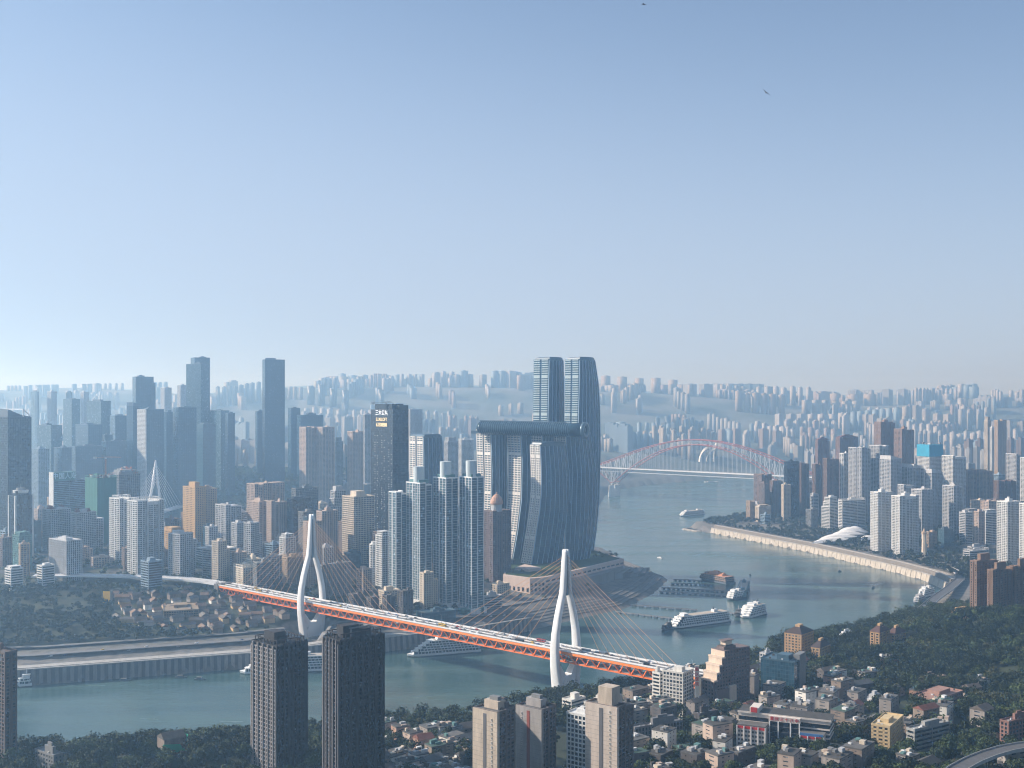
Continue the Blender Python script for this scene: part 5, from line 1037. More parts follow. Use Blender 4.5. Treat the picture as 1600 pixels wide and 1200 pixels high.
cnt = {}
for i, (px, D, w, d, h, ci) in enumerate(sorted(allh)):
    x = px2x(px, D)
    if river_dist(x, D)[0] < 14 or any((x - fx) ** 2 + (D - fy) ** 2 < (fr * .8) ** 2 for fx, fy, fr in FOOT[-400:] if fr < 60 and fr > 22): continue
    col, cn = C_OLD[ci]; pit = ro.random() < .25; band = 'waterside' if D > 925 else 'middle' if D > 860 else 'nearest'; key = (cn, pit, band); cnt[key] = cnt.get(key, 0) + 1
    oldhouse(i, x, D, w, d, h, R(38 + ro.uniform(-8, 8)), col, f"{cn} old {'pitched-roof house' if pit else 'flat-roofed block'}, {ORD[cnt[key] - 1]} such past the black towers in the {band} row", pit, 'crowded old quarter past the black towers')
# scattered houses in the woods on the right
cnt = {}
for i in range(170):
    px, D = ro.uniform(985, 1590), ro.uniform(770, 1300); x = px2x(px, D)
    if river_dist(x, D)[0] < 25 or any((x - fx) ** 2 + (D - fy) ** 2 < (fr + 10) ** 2 for fx, fy, fr in FOOT) or (x > 420 and D > 1100): continue
    ci = ro.choice([0, 0, 2, 2, 3, 4, 5]); col, cn = C_OLD[ci]; pit = ro.random() < .4
    lm = 'the terraced block' if px < 1190 else 'the green glass block' if px < 1350 else 'the yellow house' if px < 1480 else 'the white-roofed brick building'; dist = 'nearer' if D < 1000 else 'farther'; key = (cn, pit, lm, dist); cnt[key] = cnt.get(key, 0) + 1
    oldhouse(100 + i, x, D, ro.uniform(11, 26), ro.uniform(9, 13), ro.uniform(6, 19), R(ro.uniform(20, 60)), col, f"{cn} {'pitched-roof' if pit else 'flat-roofed'} house, {ORD[cnt[key] - 1]} in the {dist} woods past {lm}", pit, 'houses scattered in the near woods')
cnt = {}; k_ = 0
for i in range(900):
    if k_ >= 46: break
    px, D = ro.uniform(985, 1345), ro.uniform(790, 1130); x = px2x(px, D); w = ro.uniform(14, 24)
    if river_dist(x, D)[0] < 25 or any((x - fx) ** 2 + (D - fy) ** 2 < (fr + w * .5) ** 2 for fx, fy, fr in FOOT): continue
    k_ += 1; ci = ro.choice([0, 1, 2, 2, 3, 4, 5, 5]); col, cn = C_OLD[ci]; lm = 'the tallest beige tower' if px < 1062 else 'the terraced block' if px < 1190 else 'the green glass block'; dist = 'nearer' if D < 900 else 'middle' if D < 1000 else 'farther'; key = (cn, lm, dist); cnt[key] = cnt.get(key, 0) + 1
    oldhouse(400 + i, x, D, w, ro.uniform(10, 15), ro.uniform(13, 27), R(ro.uniform(28, 60)), col, f"{cn} mid-rise flats with cluttered roof, {ORD[cnt[key] - 1]} in the {dist} rows past {lm}", False, 'mid-rise flats among the near trees')
# viaduct at the corner, waterfront roads
RAILW = wallm((.40, .40, .40), dirt=.2)
ramp('elevated_rail_viaduct', 'curved concrete viaduct on round piers at the lower corner', [(*wpt(px, py, 82), 82) for px, py in ((1455, 1240), (1478, 1215), (1498, 1200), (1520, 1188), (1545, 1178), (1572, 1170), (1600, 1165), (1640, 1160))], 11, RDK, RAILW)
ramp('waterfront_road', 'grey multi-lane road bridge rounding the bay below the wooded hill', [(*wpt(px, py, 20), 20) for px, py in ((1420, 972), (1440, 953), (1462, 934), (1482, 920), (1500, 905), (1500, 896), (1480, 886))], 15, RDK, RAILW)
def strip(name, pts, w, dz, mat, off=0):
    """road ribbon laid over the ground"""
    P = [Vector(p) for p in pts]; Q = []
    for a, b in zip(P[:-1], P[1:]):
        n = max(1, int((b - a).length / 12)); Q += [a.lerp(b, i / n) for i in range(n)]
    Q.append(P[-1]); m = MB(); rings = []
    for i, p in enumerate(Q):
        d = (Q[min(i + 1, len(Q) - 1)] - Q[max(i - 1, 0)]).normalized(); n = Vector((-d.y, d.x)); a, b = p + n * (off - w / 2), p + n * (off + w / 2); z = max(gz(p.x, p.y), gz(a.x, a.y), gz(b.x, b.y)) + dz
        rings.append([(a.x, a.y, z - .8), (b.x, b.y, z - .8), (b.x, b.y, z), (a.x, a.y, z)])
    m.loft(rings, mat); o = m.build(name); tag(o, None, None, None, 'structure'); return o
def shore_line(p0, p1, d, step=25):
    """polyline that follows the bank between two river vertices at distance d inland"""
    pts = RIVER[p0:p1 + 1]; out = []
    for i, p in enumerate(pts):
        a, b = Vector(pts[max(i - 1, 0)]), Vector(pts[min(i + 1, len(pts) - 1)]); t = (b - a).normalized(); out.append(Vector(p) + Vector((t.y, -t.x)) * (d if river_dist(*(Vector(p) + Vector((t.y, -t.x)) * 8))[0] > 0 else -d))
    return [tuple(v) for v in out]
iN = RIVER.index((27, 1587)); iF = RIVER.index((-1500, 1150))
RC = wallm((.16, .16, .165), dirt=.3); LC = wallm((.40, .39, .37), dirt=.35)
strip('quay_road', shore_line(iN, iF, 16), 14, .8, LC); strip('riverside_road', shore_line(iN, iF, 55), 12, 1.0, RC); strip('riverside_path', shore_line(iN, iF, 90), 9, 1.0, RC)
def quay(label, p0, p1, top, col, col2, name, step=8.0, arch=False, d=1.0):
    pts = [Vector(p) for p in shore_line(p0, p1, d)]; r = thing(name, label, 'quay wall', (pts[0].x, pts[0].y, 0)); o = pts[0]; w, c, b = MB(), MB(), MB(); rw, rc = [], []
    for i, p in enumerate(pts):
        t = (pts[min(i + 1, len(pts) - 1)] - pts[max(i - 1, 0)]).normalized(); n = Vector((-t.y, t.x)); n = n if river_dist(*(p + n * 8))[0] < 0 else -n; q = p - o
        rw.append([(*(q + n * 3), -3), (*(q - n * 5), -3), (*(q - n * 5), top), (*(q + n * .5), top)]); rc.append([(*(q + n * 1.2), top), (*(q - n * 2), top), (*(q - n * 2), top + 1.1), (*(q + n * 1.2), top + 1.1)])
        if i < len(pts) - 1:
            e = pts[i + 1] - p; L = e.length; t = e.normalized(); n = Vector((-t.y, t.x)); n = n if river_dist(*(p + e * .5 + n * 8))[0] < 0 else -n; k = int(L / step)
            for j in range(k):
                s = q + t * ((j + .5) * L / k); ww = step * (.27 if step < 9 else .48 if step > 12 else .43)
                b.loft([[(*(s - t * ww - n), -2), (*(s + t * ww - n), -2), (*(s + t * ww + n * 4.6), -2), (*(s - t * ww + n * 4.6), -2)], [(*(s - t * ww - n), top - .5), (*(s + t * ww - n), top - .5), (*(s + t * ww + n * 1.4), top - .5), (*(s - t * ww + n * 1.4), top - .5)]], col2)
    w.loft(rw, col); w.build('wall', r); c.loft(rc, LC); c.build('coping', r); b.build('buttress', r)['kind'] = 'stuff'
quay('long grey ribbed quay wall along the far side of the near channel', iN, iF, 17.4, wallm((.12, .12, .125), dirt=.4), wallm((.25, .24, .24), dirt=.4), 'quay_wall')
j0, j1 = RIVER.index((748, 1932)), RIVER.index((496, 2790))
BG = wallm((.38, .35, .30), dirt=.4)
quay('pale sandstone embankment wall curving round the bay', j0, j1, 12.5, BG, wallm((.46, .42, .36), dirt=.4), 'embankment_wall', 16)
quay('upper colonnaded promenade wall above the curved embankment', j0, j1, 19.0, wallm((.20, .18, .16)), wallm((.46, .42, .36), dirt=.35), 'promenade_wall', 11, d=13)
strip('promenade', shore_line(j0, j1, 26), 16, .5, wallm((.42, .37, .31), dirt=.3)); strip('bay_road', shore_line(j0, j1, 60), 18, .5, RC)
k0, k1 = RIVER.index((232, 2287)), RIVER.index((27, 1587))
for k in range(5): strip('river_steps', shore_line(k0, k1, 12 + 9 * k), 2.0, .5, [CONCD, GREY][k % 2])
strip('point_road', shore_line(k0, k1, 84), 14, .5, RC)
m = MB()
for q in range(9): x, y = 470 - q * 3, 2835 + q * 6; m.cyl(x + (q % 3) * 9, y, -2, 2.5, 20, 14, BG, 10)
sp = thing('sand_spit', 'pale sandy spit at the tip of the far bank', 'sandbank', (0, 0, 0)); m.build('bank', sp)
# ------------------------------------------------------------------ ships, pontoons, cars, birds
HULLD = wallm((.10, .13, .17), dirt=.2, sc=.3); WSH = wallm((.74, .76, .77), dirt=.12, sc=.3); SDK = wallm((.42, .38, .33), dirt=.2, sc=.3); SG = glassm((.02, .04, .06), cell=(1.6, 1.6, 1.4), lit=.05); ORS = wallm((.55, .24, .12), dirt=.3, sc=.3)
def ship(label, pb, ps, W, decks, name='cruise_ship', cat='ship', hull=WSH, top=SDK, step=5.0, hh=3.0, sup=WSH, funnel=True, bow=.14, taper=True):
    """bow and stern given on the water plane; hull, decks stepped back at the bow, cabin glazing, railings, wheelhouse"""
    B, A = Vector(pb), Vector(ps); L = (B - A).length; c = (A + B) / 2; rz = math.atan2(B.y - A.y, B.x - A.x); r = thing(name, label, cat, (c.x, c.y, 0), rz)
    def plan(x0, x1, w, e=.5):
        pts = [(x0, -w), (x1 - (x1 - x0) * bow, -w), (x1 - (x1 - x0) * bow * .4, -w * .72), (x1, -w * .12), (x1, w * .12), (x1 - (x1 - x0) * bow * .4, w * .72), (x1 - (x1 - x0) * bow, w), (x0, w)]; return pts
    h = MB(); P0, P1, P2_ = plan(-L / 2, L / 2 - 3, W / 2 * .86), plan(-L / 2, L / 2 - 1, W / 2), plan(-L / 2, L / 2, W / 2)
    h.loft([[(*p, -.6) for p in P0], [(*p, .9) for p in P1]], HULLD); h.loft([[(*p, .9) for p in P1], [(*p, 3.4) for p in P2_]], hull); h.build('hull', r)
    z = 3.4
    for k in range(decks):
        x0, x1 = -L / 2 + 1 + k * 1.2, L / 2 - step * (k + 1.4); w = W / 2 - .5
        g = MB(); g.box(x0 + .8, x1 - .8, -w + .7, w - .7, z, z + hh, SG); g.build('cabin_window', r)['kind'] = 'thing'
        d = MB(); d.loft([[(*p, q) for p in plan(x0, x1 + 1.5, w + .2)] for q in (z + hh - .35, z + hh + .75)], sup)
        for i in range(int((x1 - x0) / 4.5)):
            for s in (-1, 1): xx = x0 + 2 + i * 4.5; d.box(xx - .35, xx + .35, s * (w - .35) - .35, s * (w - .35) + .35, z, z + hh, sup)
        d.box(x1 - 1.2, x1 + .2, -w + .4, w - .4, z, z + hh, sup); d.build('deck', r); z += hh
    t = MB(); t.box(-L / 2 + 5, L / 2 - step * (decks + 2), -W / 2 + 1.6, W / 2 - 1.6, z + .7, z + .95, top); t.build('sun_deck', r)
    b = MB(); xb = L / 2 - step * (decks + 2.6); b.loft([[(xb - 9, -W * .3, z + .8), (xb, -W * .3, z + .8), (xb, W * .3, z + .8), (xb - 9, W * .3, z + .8)], [(xb - 8.5, -W * .28, z + 3.8), (xb - 1.5, -W * .28, z + 3.8), (xb - 1.5, W * .28, z + 3.8), (xb - 8.5, W * .28, z + 3.8)]], sup); b.box(xb - 9.4, xb - .6, -W * .33, W * .33, z + 3.8, z + 4.2, sup); b.build('wheelhouse', r)
    if funnel: f = MB(); f.box(-L * .30, -L * .30 + 7, -W * .2, W * .2, z + .9, z + 4.5, sup); f.cyl(-L * .25, 0, z + .9, z + 7.5, 1.5, 1.2, HULLD, 8); f.build('funnel', r)
    m = MB(); m.cyl(xb - 5, 0, z + 4, z + 11, .22, .12, WHITEP, 5); m.build('mast', r)
    return r
P = lambda px, py: wpt(px, py, 0)
ship('white river cruise ship passing under the orange bridge span', P(636, 1026), P(749, 1017), 16, 5)
ship('white river cruise ship mostly hidden behind the two black towers', (-324, 1333), (-222, 1352), 16, 5)
ship('long grey-roofed cruise ship moored at the pontoons off the point', P(1048, 982), P(1136, 970), 17, 4, top=wallm((.46, .40, .33)), step=3)
ship('white three-deck sightseeing ship seen bow-on beside the long cruise ship', P(1160, 966), P(1190, 958), 20, 4, step=3.4)
ship('dark teal covered pontoon ship behind the white-banded one', P(1158, 936), P(1164, 918), 17, 3, hull=HULLD, sup=wallm((.16, .26, .30)), name='moored_ship', step=1.5)
ship('grey moored ship with white deck bands at the end of the two long pontoons', P(1139, 938), P(1160, 934), 15, 3, hull=HULLD, name='moored_ship', step=1.5)
r = ship('ornate orange-roofed floating restaurant with curled eaves and a small lookout', P(1098, 905), P(1142, 913), 24, 3, hull=HULLD, sup=wallm((.34, .25, .20)), top=ORS, name='floating_restaurant', step=2, funnel=False)
m = MB()
for x, w, z in ((-14, 9, 13), (0, 10, 15), (13, 7, 12.5)): m.loft([[(x - w, -9, z), (x + w, -9, z), (x + w, 9, z), (x - w, 9, z)], [(x - w * .5, -4, z + 3), (x + w * .5, -4, z + 3), (x + w * .5, 4, z + 3), (x - w * .5, 4, z + 3)], [(x - w * .6, -.4, z + 5.5), (x + w * .6, -.4, z + 5.5), (x + w * .6, .4, z + 5.5), (x - w * .6, .4, z + 5.5)]], ORS)
m.build('eaves_roof', r)
ship('ferry rounding the tip of the far bank', P(1063, 807), P(1098, 803), 16, 3, step=4, name='ferry')
ship('small white passenger boat moored below the bay road, nearer the wall', P(1438, 934), P(1456, 929), 12, 3, step=2, name='moored_boat')
ship('small grey service boat below the bay road, nearer the viewer', P(1430, 944), P(1442, 939), 10, 2, step=2, hull=HULLD, sup=LGREY, name='moored_boat')
ship('white houseboat barge beside the ribbed quay next to the brown tower', P(27, 1073), P(50, 1071), 10, 2, step=1, name='barge', funnel=False, sup=WSH)
ship('dark barge moored against the far sandstone embankment', P(1107, 830), P(1124, 833), 10, 1, step=2, hull=HULLD, sup=LGREY, name='barge')
ship('grey supply boat tied at the stern of the long cruise ship', P(1034, 985), P(1050, 983), 8, 1, step=2, hull=HULLD, sup=DGREY, name='barge', funnel=False)
ship('low dark barge tied beside the white sightseeing ship', P(1151, 965), P(1162, 957), 10, 1, step=2, hull=HULLD, sup=DGREY, name='barge', funnel=False)
def skiff(label, px, py, L, rz, dark=True):
    x, y = P(px, py); r = thing('small_boat', label, 'boat', (x, y, 0), R(rz)); h = MB(); c = HULLD if dark else WSH
    h.loft([[(-L / 2, -L * .1, -.3), (L * .3, -L * .1, -.3), (L * .46, 0, -.3), (L * .3, L * .1, -.3), (-L / 2, L * .1, -.3)], [(-L / 2, -L * .13, 1.1), (L * .3, -L * .13, 1.1), (L / 2, 0, 1.5), (L * .3, L * .13, 1.1), (-L / 2, L * .13, 1.1)]], c); h.build('hull', r)
    k = MB(); k.box(-L * .3, L * .12, -L * .09, L * .09, 1.1, 3.0, c if dark else WSH); k.box(-L * .33, L * .15, -L * .11, L * .11, 3.0, 3.2, GREY); k.build('cabin', r)
for a in (('small boat with white wake past the tip of the point', 1031, 872, 16, 130, False), ('small dark boat alone past the floating restaurant', 1172, 899, 9, 60), ('tiny dark boat alone in the middle of the bay', 1364, 919, 10, 30), ('dark flat boat out in the near channel, first from the brown tower', 195, 1064, 14, 0), ('dark flat boat in the near channel, second from the brown tower', 283, 1059, 14, 5),
          ('dark flat boat in the near channel, nearest the ship behind the black towers', 313, 1062, 14, -8), ('tiny dark boat close to the sail towers side', 953, 862, 9, 20), ('tiny boat before the far embankment', 1312, 893, 9, 20), ('long flat boat beyond the arch bridge pier', 1112, 753, 60, 10, False)): skiff(*a)
def pontoon(label, p0, p1, n):
    A, B = Vector(P(*p0)), Vector(P(*p1)); d = B - A; r = thing('pontoon_walkway', label, 'pontoon', (A.x, A.y, 0), math.atan2(d.y, d.x)); L = d.length
    m = MB(); m.box(0, L, -.9, .9, 1.6, 2.1, LGREY); m.box(0, L, -.95, -.85, 2.1, 3.1, STEEL); m.box(0, L, .85, .95, 2.1, 3.1, STEEL); m.build('gangway', r)
    for i in range(n): q = MB(); x = (i + .5) * L / n; w = L / n * rr.uniform(.2, .36); q.box(x - w, x + w, -2.2, 2.2, -.4, 1.5 if i % 3 else 2.2, HULLD); q.build('float', r)
pontoon('row of dark floats reaching the floating restaurant, its outer line', (1052, 907), (1096, 909), 6); pontoon('row of small floats just inside the outer line by the restaurant', (1048, 913), (1112, 915), 9)
pontoon('long walkway of floats to the moored grey ship, farther of two', (1034, 920), (1140, 926), 14); pontoon('long walkway of floats to the moored grey ship, nearer of two', (1030, 926), (1136, 932), 12)
pontoon('dark walkway from the point to the stern of the long cruise ship', (985, 947), (1090, 955), 9); pontoon('dark walkway from the point to the bow of the long cruise ship', (962, 958), (1050, 968), 9)
pontoon('short walkway between the long cruise ship and the sightseeing ship', (1135, 959), (1152, 961), 3)
# cars
def carmesh(col, kind):
    m = MB(); L, w, h = {'car': (4.5, 1.8, 1.45), 'bus': (11.5, 2.5, 3.1), 'van': (5.4, 2, 2.2)}[kind]; b = plainm(col, .3)
    if kind == 'car': m.loft([[(-L / 2, -w / 2, .35), (L / 2, -w / 2, .35), (L / 2, w / 2, .35), (-L / 2, w / 2, .35)], [(-L / 2, -w / 2, .85), (L / 2, -w / 2, .8), (L / 2, w / 2, .8), (-L / 2, w / 2, .85)]], b); m.loft([[(-L * .45, -w * .47, .85), (L * .25, -w * .47, .85), (L * .25, w * .47, .85), (-L * .45, w * .47, .85)], [(-L * .33, -w * .4, h), (L * .08, -w * .4, h), (L * .08, w * .4, h), (-L * .33, w * .4, h)]], b, matf=None); m.box(-L * .31, L * .06, -w * .38, w * .38, h, h + .03, b)
    else: m.box(-L / 2, L / 2, -w / 2, w / 2, .4, h, b); m.box(-L / 2 - .02, L / 2 + .02, -w / 2 - .02, w / 2 + .02, h * .5, h * .8, SG)
    for x in (-L * .3, L * .3):
        for s in (-1, 1): m.box(x - .33, x + .33, s * w / 2 - .12, s * w / 2 + .08, 0, .62, plainm((.02, .02, .02), .8))
    return m.mesh(kind)
CC = {'white': (.75, .76, .77), 'black': (.02, .02, .022), 'silver': (.38, .39, .41), 'red': (.40, .03, .02), 'blue': (.03, .08, .25), 'yellow': (.65, .42, .05)}
CM = {(c, k): carmesh(v, k) for c, v in CC.items() for k in ('car', 'van', 'bus')}
bcars = []; rc_ = random.Random(5); lanes = {-8: 1, -5: 1, -2: 1, 2: -1, 5: -1, 8: -1}
for n, dr in lanes.items():
    t = -165
    while t < 640:
        t += rc_.uniform(11, 38) if t < 600 else 50
        kind = rc_.choices(['car', 'van', 'bus'], [.86, .09, .05])[0]; c = rc_.choices(list(CC), [.42, .22, .2, .06, .05, .05])[0]
        if rc_.random() < .28: continue
        o = bpy.data.objects.new(kind, CM[(c, kind)]); COL.objects.link(o); o.location = bp(t, n, ZD + .05); o.rotation_euler = (0, 0, BR + (math.pi if dr < 0 else 0))
        bcars.append((t, n, c, kind, o))
_bc = {}
for t, n, c, kind, o in sorted(bcars, key=lambda q: q[0]):
    sec = 'short of the near pylon' if t < 0 else 'past the near pylon' if t < 222 else 'past mid-span' if t < 445 else 'past the far pylon'; side = 'downstream' if n < 0 else 'upstream'; key = (c, kind, sec, side); _bc[key] = _bc.get(key, 0) + 1
    tag(o, f"{c} {kind}, {ORD[min(_bc[key], 29) - 1]} such {sec} on the orange bridge, {side} lanes", kind, f"{kind}s crossing the orange bridge")
# parked and moving cars on the riverside roads
for q, (p0, p1, d, nm) in enumerate(((iN, iF, 52, 'riverside road behind the ribbed quay'), (j0, j1, 60, 'bay road behind the curved embankment'))):
    pts = [Vector(p) for p in shore_line(p0, p1, d)]
    for a, b in zip(pts[:-1], pts[1:]):
        L = (b - a).length; t = (b - a).normalized()
        for i in range(int(L / 22)):
            s = a + t * (i * 22 + rc_.uniform(0, 12)); 
            if s.x < -700 or rc_.random() < .35: continue
            c = rc_.choices(list(CC), [.5, .2, .2, .04, .04, .02])[0]; o = bpy.data.objects.new('car', CM[(c, 'car')]); COL.objects.link(o); s2 = s + Vector((-t.y, t.x)) * rc_.choice([-3, 3]); o.location = (s2.x, s2.y, gz(s2.x, s2.y) + .9); o.rotation_euler = (0, 0, math.atan2(t.y, t.x))
            _bc[(c, nm)] = _bc.get((c, nm), 0) + 1; tag(o, f"{c} car, {ORD[min(_bc[(c, nm)], 29) - 1]} {c} one along the {nm}", 'car', 'cars on the ' + nm)
def bird(label, px, py, D, roll, rz):
    x = px2x(px, D); m = MB(); K = plainm((.03, .028, .026), .8)
    m.loft([[(px_, r_ * math.cos(a), r_ * math.sin(a)) for a in [i * math.pi / 3 for i in range(6)]] for px_, r_ in ((-.45, .02), (-.3, .05), (-.05, .09), (.15, .08), (.26, .05), (.34, .055), (.40, .03), (.46, .008))], K)
    for s in (-1, 1): m.loft([[(.16, s * .03, .03), (-.14, s * .03, .03), (-.14, s * .03, 0), (.16, s * .03, 0)], [(.20, s * .5, .20), (-.08, s * .5, .18), (-.08, s * .5, .165), (.20, s * .5, .185)], [(.02, s * .95, .12), (-.12, s * .95, .11), (-.12, s * .95, .10), (.02, s * .95, .11)]], K)
    m.loft([[(-.3, -.05, .0), (-.3, .05, .0), (-.3, .05, .02), (-.3, -.05, .02)], [(-.62, -.14, 0), (-.62, .14, 0), (-.62, .14, .015), (-.62, -.14, .015)]], K)
    o = m.build('bird', None, False, (x, D, zat(py, D))); o.rotation_euler = (R(roll), R(-8), R(rz)); o.scale = (1.3, 1.3, 1.3); tag(o, label, 'bird')
bird('dark soaring bird high in the sky near the top edge', 1006, 7, 330, 28, 20); bird('small dark bird in the sky, lower of the two', 1197, 145, 300, 35, 100)
# ------------------------------------------------------------------ city infill: each block its own object, labelled from the nearest landmark
LMK = [(-60, 'outermost dark skyscraper'), (60, 'white-gabled blocks'), (133, 'netted tower'), (207, 'flat-topped glass tower'), (292, 'stepped glass tower'), (339, 'ochre pair'), (412, 'tallest slab'), (487, 'upper bridge pylon'), (585, 'gold-lettered tower'), (640, 'rounded tower'), (742, 'skybridge end'), (937, 'sail towers'), (1020, 'arch foot'), (1105, 'arch crown'), (1180, 'bay-tip brown block'), (1274, 'hazy pointed tower'), (1366, 'brown ridge pair'), (1440, 'turquoise net'), (1510, 'beige bayed towers'), (1560, 'slender pale twins')]
_cnt = {}
def ordlabel(kind, px, row):
    lm = [n for p, n in LMK if p <= px][-1] if px > -60 else 'edge'; key = (kind, lm, row); _cnt[key] = _cnt.get(key, 0) + 1; k = _cnt[key]
    return f"{kind}, {ORD[k - 1] if k <= len(ORD) else str(k) + 'th'} such past the {lm}, {row}"
def free(x, y, r): return all((x - a) ** 2 + (y - b) ** 2 > (r + c * .85) ** 2 for a, b, c in FOOT)
rf = random.Random(21)
PAL = [('lgrey_res', None, 'grey'), ('lgrey_res', GREY, 'dark grey'), ('cream', None, 'cream'), ('brown_res', wallm((.20, .15, .13)), 'brown'), ('pink_res', None, 'rosy'), ('wbands', LGREY, 'white-banded'), ('glass', None, 'blue glass'), ('tan_res', None, 'tan'), ('bands', BLUEG, 'blue-banded')]
def infill(n, pxr, Dr, hr, lim, rows, group, name, minr=14, dmin=40):
    L = []
    for _ in range(n * 14):
        if len(L) >= n: break
        px, D = rf.uniform(*pxr), rf.uniform(*Dr); x = px2x(px, D); w = rf.uniform(13, 26)
        if river_dist(x, D)[0] < dmin or not free(x, D, w * .62): continue
        z0 = gz(x, D); h = rf.uniform(*hr) * (1.35 if rf.random() < .25 else 1); lm = lim(px, D)
        h = min(h, zat(lm, D) - z0)
        if h < 8: continue
        L.append((px, D, x, w, h, z0)); FOOT.append((x, D, w * .62))
    L.sort()
    for px, D, x, w, h, z0 in L:
        st, wl_, cn = rf.choice(PAL); row = rows(D); al = alpha(px); rz = math.pi / 2 - al + R(rf.choice([0, 0, 90, 12, -15])); X, Y = w / 2, rf.uniform(.6, 1.1) * w / 2
        r = thing(name, ordlabel(f"{cn} {'low block' if h < 26 else 'mid-rise block' if h < 50 else 'tower block'}", px, row), 'building', (x, D, z0 - 2), rz, group); g, f, rm = MB(), MB(), MB(); W = wl_ or ST[st][0]; h += 2
        block(g, f, -X, X, -Y, Y, 0, h, st, W); roofstuff(rm, -X, X, -Y, Y, h, rf, W, rmat=rf.choice([ROOF, ROOF, ROOFD, CONC]))
        if rf.random() < .3: block(g, f, X + .6, X + 8, -Y * .7, Y * .7, 0, h * .8, st, W); roofstuff(rm, X + .6, X + 8, -Y * .7, Y * .7, h * .8, rf, W, fancy=False)
        g.build('glazing', r); f.build('facade', r); rm.build('roof', r)
ilim = lambda px, D: np.interp(px, [-30, 60, 150, 250, 400, 480, 560, 600, 760, 800], [812, 815, 810, 800, 790, 800, 810, 835, 850, 860]) - (25 if D > 2150 else 0) - (18 if D > 2400 else 0)
infill(150, (-25, 640), (1640, 2540), (14, 66), ilim, lambda D: 'riverward row' if D < 1850 else 'middle rows' if D < 2150 else 'back rows', 'lesser blocks of the peninsula', 'city_block', dmin=150)
infill(26, (600, 800), (1600, 2450), (10, 45), ilim, lambda D: 'riverward row' if D < 1850 else 'back rows', 'lesser blocks of the peninsula', 'city_block', dmin=60)
infill(95, (1180, 1630), (2150, 3600), (12, 80), lambda px, D: 742 if D > 2700 else 796 if px < 1500 else 782, lambda D: 'promenade rows' if D < 2500 else 'middle rows' if D < 3000 else 'back rows', 'lesser blocks of the far right bank', 'city_block', dmin=110)
# hazy towers: prototypes shared by mesh
PROTO = []
def proto(st, wall, k, cn):
    m = MB(); rq = random.Random(k); n = rq.choice([1, 2, 2, 3]); W = wall or ST[st][0]; S_ = ST[st]
    for i in range(n):
        x0 = -.5 + i / n; x1 = x0 + 1 / n - (.06 if n > 1 else 0); h = 1 - (.05 * rq.random() if i else 0)
        m.box(x0, x1, -.5, .5, 0, h, S_[1]); fl = 24
        for q in range(fl): m.box(x0 - .012, x1 + .012, -.515, .515, q * h / fl, q * h / fl + h / fl * (.34 if st != 'glass' else .12), W)
        for c in (x0, x0 + (x1 - x0) * .33, x0 + (x1 - x0) * .66, x1): m.box(c - .02, c + .02, -.53, .53, 0, h, W)
        for c in (-.5, -.17, .17, .5): m.box(x0 - .02, x1 + .02, c - .03, c + .03, 0, h - .001, W)
    m.box(-.2, .25, -.25, .2, .97, 1.03, W); PROTO.append((m.mesh('hazy_tower'), cn, m))
for k, (st, wl_, cn) in enumerate((('lgrey_res', wallm((.30, .31, .32)), 'grey'), ('white_res', wallm((.38, .38, .39)), 'white'), ('tan_res', wallm((.30, .25, .20)), 'tan'), ('pink_res', wallm((.28, .23, .21)), 'rosy'), ('glass', None, 'glass'), ('white_res', wallm((.33, .31, .28)), 'cream'), ('blue_res', None, 'blue-grey'), ('brown_res', wallm((.15, .12, .11)), 'brown'))): proto(st, wl_, k, cn)  # wall colours dulled: part of the haze fade is put into them
def hz(px, D, rmax=1e9):
    x = px2x(px, D)
    return x, gz(x, D)
far = []
def sow(n, pxr, Dr, hr, lim, wr=(15, 26), dmin=60):
    k = 0
    for _ in range(n * 20):                                            # housing estates: a handful of like towers in a row, then a gap
        if k >= n: break
        px, D = rf.uniform(*pxr), rf.uniform(*Dr); x0 = px2x(px, D); hh = rf.uniform(*hr); w = rf.uniform(*wr) * rf.choice([1, 1, 1, 1.7]); an = rf.uniform(-.5, .5) + rf.choice([0, 1.57]); gp = w * rf.uniform(1.3, 2.4); ty = rf.choices(range(8), [4, 5, 2, 2, 2, 3, 3, 1])[0]; rz = rf.choice([0, 1.57, .35])
        for q in range(rf.randint(2, 8)):
            x, y = x0 + math.cos(an) * gp * q + rf.uniform(-4, 4), D + math.sin(an) * gp * q; p2 = x / y * F + CX
            if y < Dr[0] - 60 or river_dist(x, y)[0] < dmin or not free(x, y, w * .45): continue
            if 335 < p2 < 480 and y < 3450: continue                      # the green hill stays open
            z0 = gz(x, y); h = min(hh * rf.choice([1, 1, .96, .9]), zat(lim(p2, y), y) - z0)
            if h < 22: continue
            far.append((y, p2, x, z0, h, w, ty, rz)); FOOT.append((x, y, w * .5)); k += 1
base = lambda px, D: np.interp(px, [0, 200, 440, 560, 800, 950, 1100, 1300, 1450, 1600], [618, 622, 640, 648, 652, 655, 655, 655, 640, 640])
sow(70, (-20, 940), (3080, 3900), (50, 110), lambda px, D: base(px, D) + 38); sow(110, (-20, 960), (3900, 5200), (60, 130), lambda px, D: base(px, D) + 8)
sow(45, (945, 1250), (4850, 5600), (60, 110), lambda px, D: 668); sow(110, (1180, 1630), (3500, 5200), (60, 130), lambda px, D: 655)
n_ind = len(far)
sow(560, (-20, 1630), (5200, 6600), (70, 150), lambda px, D: base(px, D) - 8, (15, 26)); sow(460, (-20, 1630), (6600, 7900), (60, 130), lambda px, D: np.interp(px, [0, 440, 470, 880, 1000, 1600], [600, 590, 580, 584, 597, 606]) + 3, (16, 28))
sow(90, (455, 880), (7700, 8300), (60, 120), lambda px, D: 577, (30, 60)); sow(110, (940, 1630), (7700, 8300), (50, 120), lambda px, D: 600, (30, 60))
ind = sorted(far, key=lambda t: -(t[4] * t[5]) / t[0] ** 2)[:298]; rest = [t for t in far if t not in set(ind)]
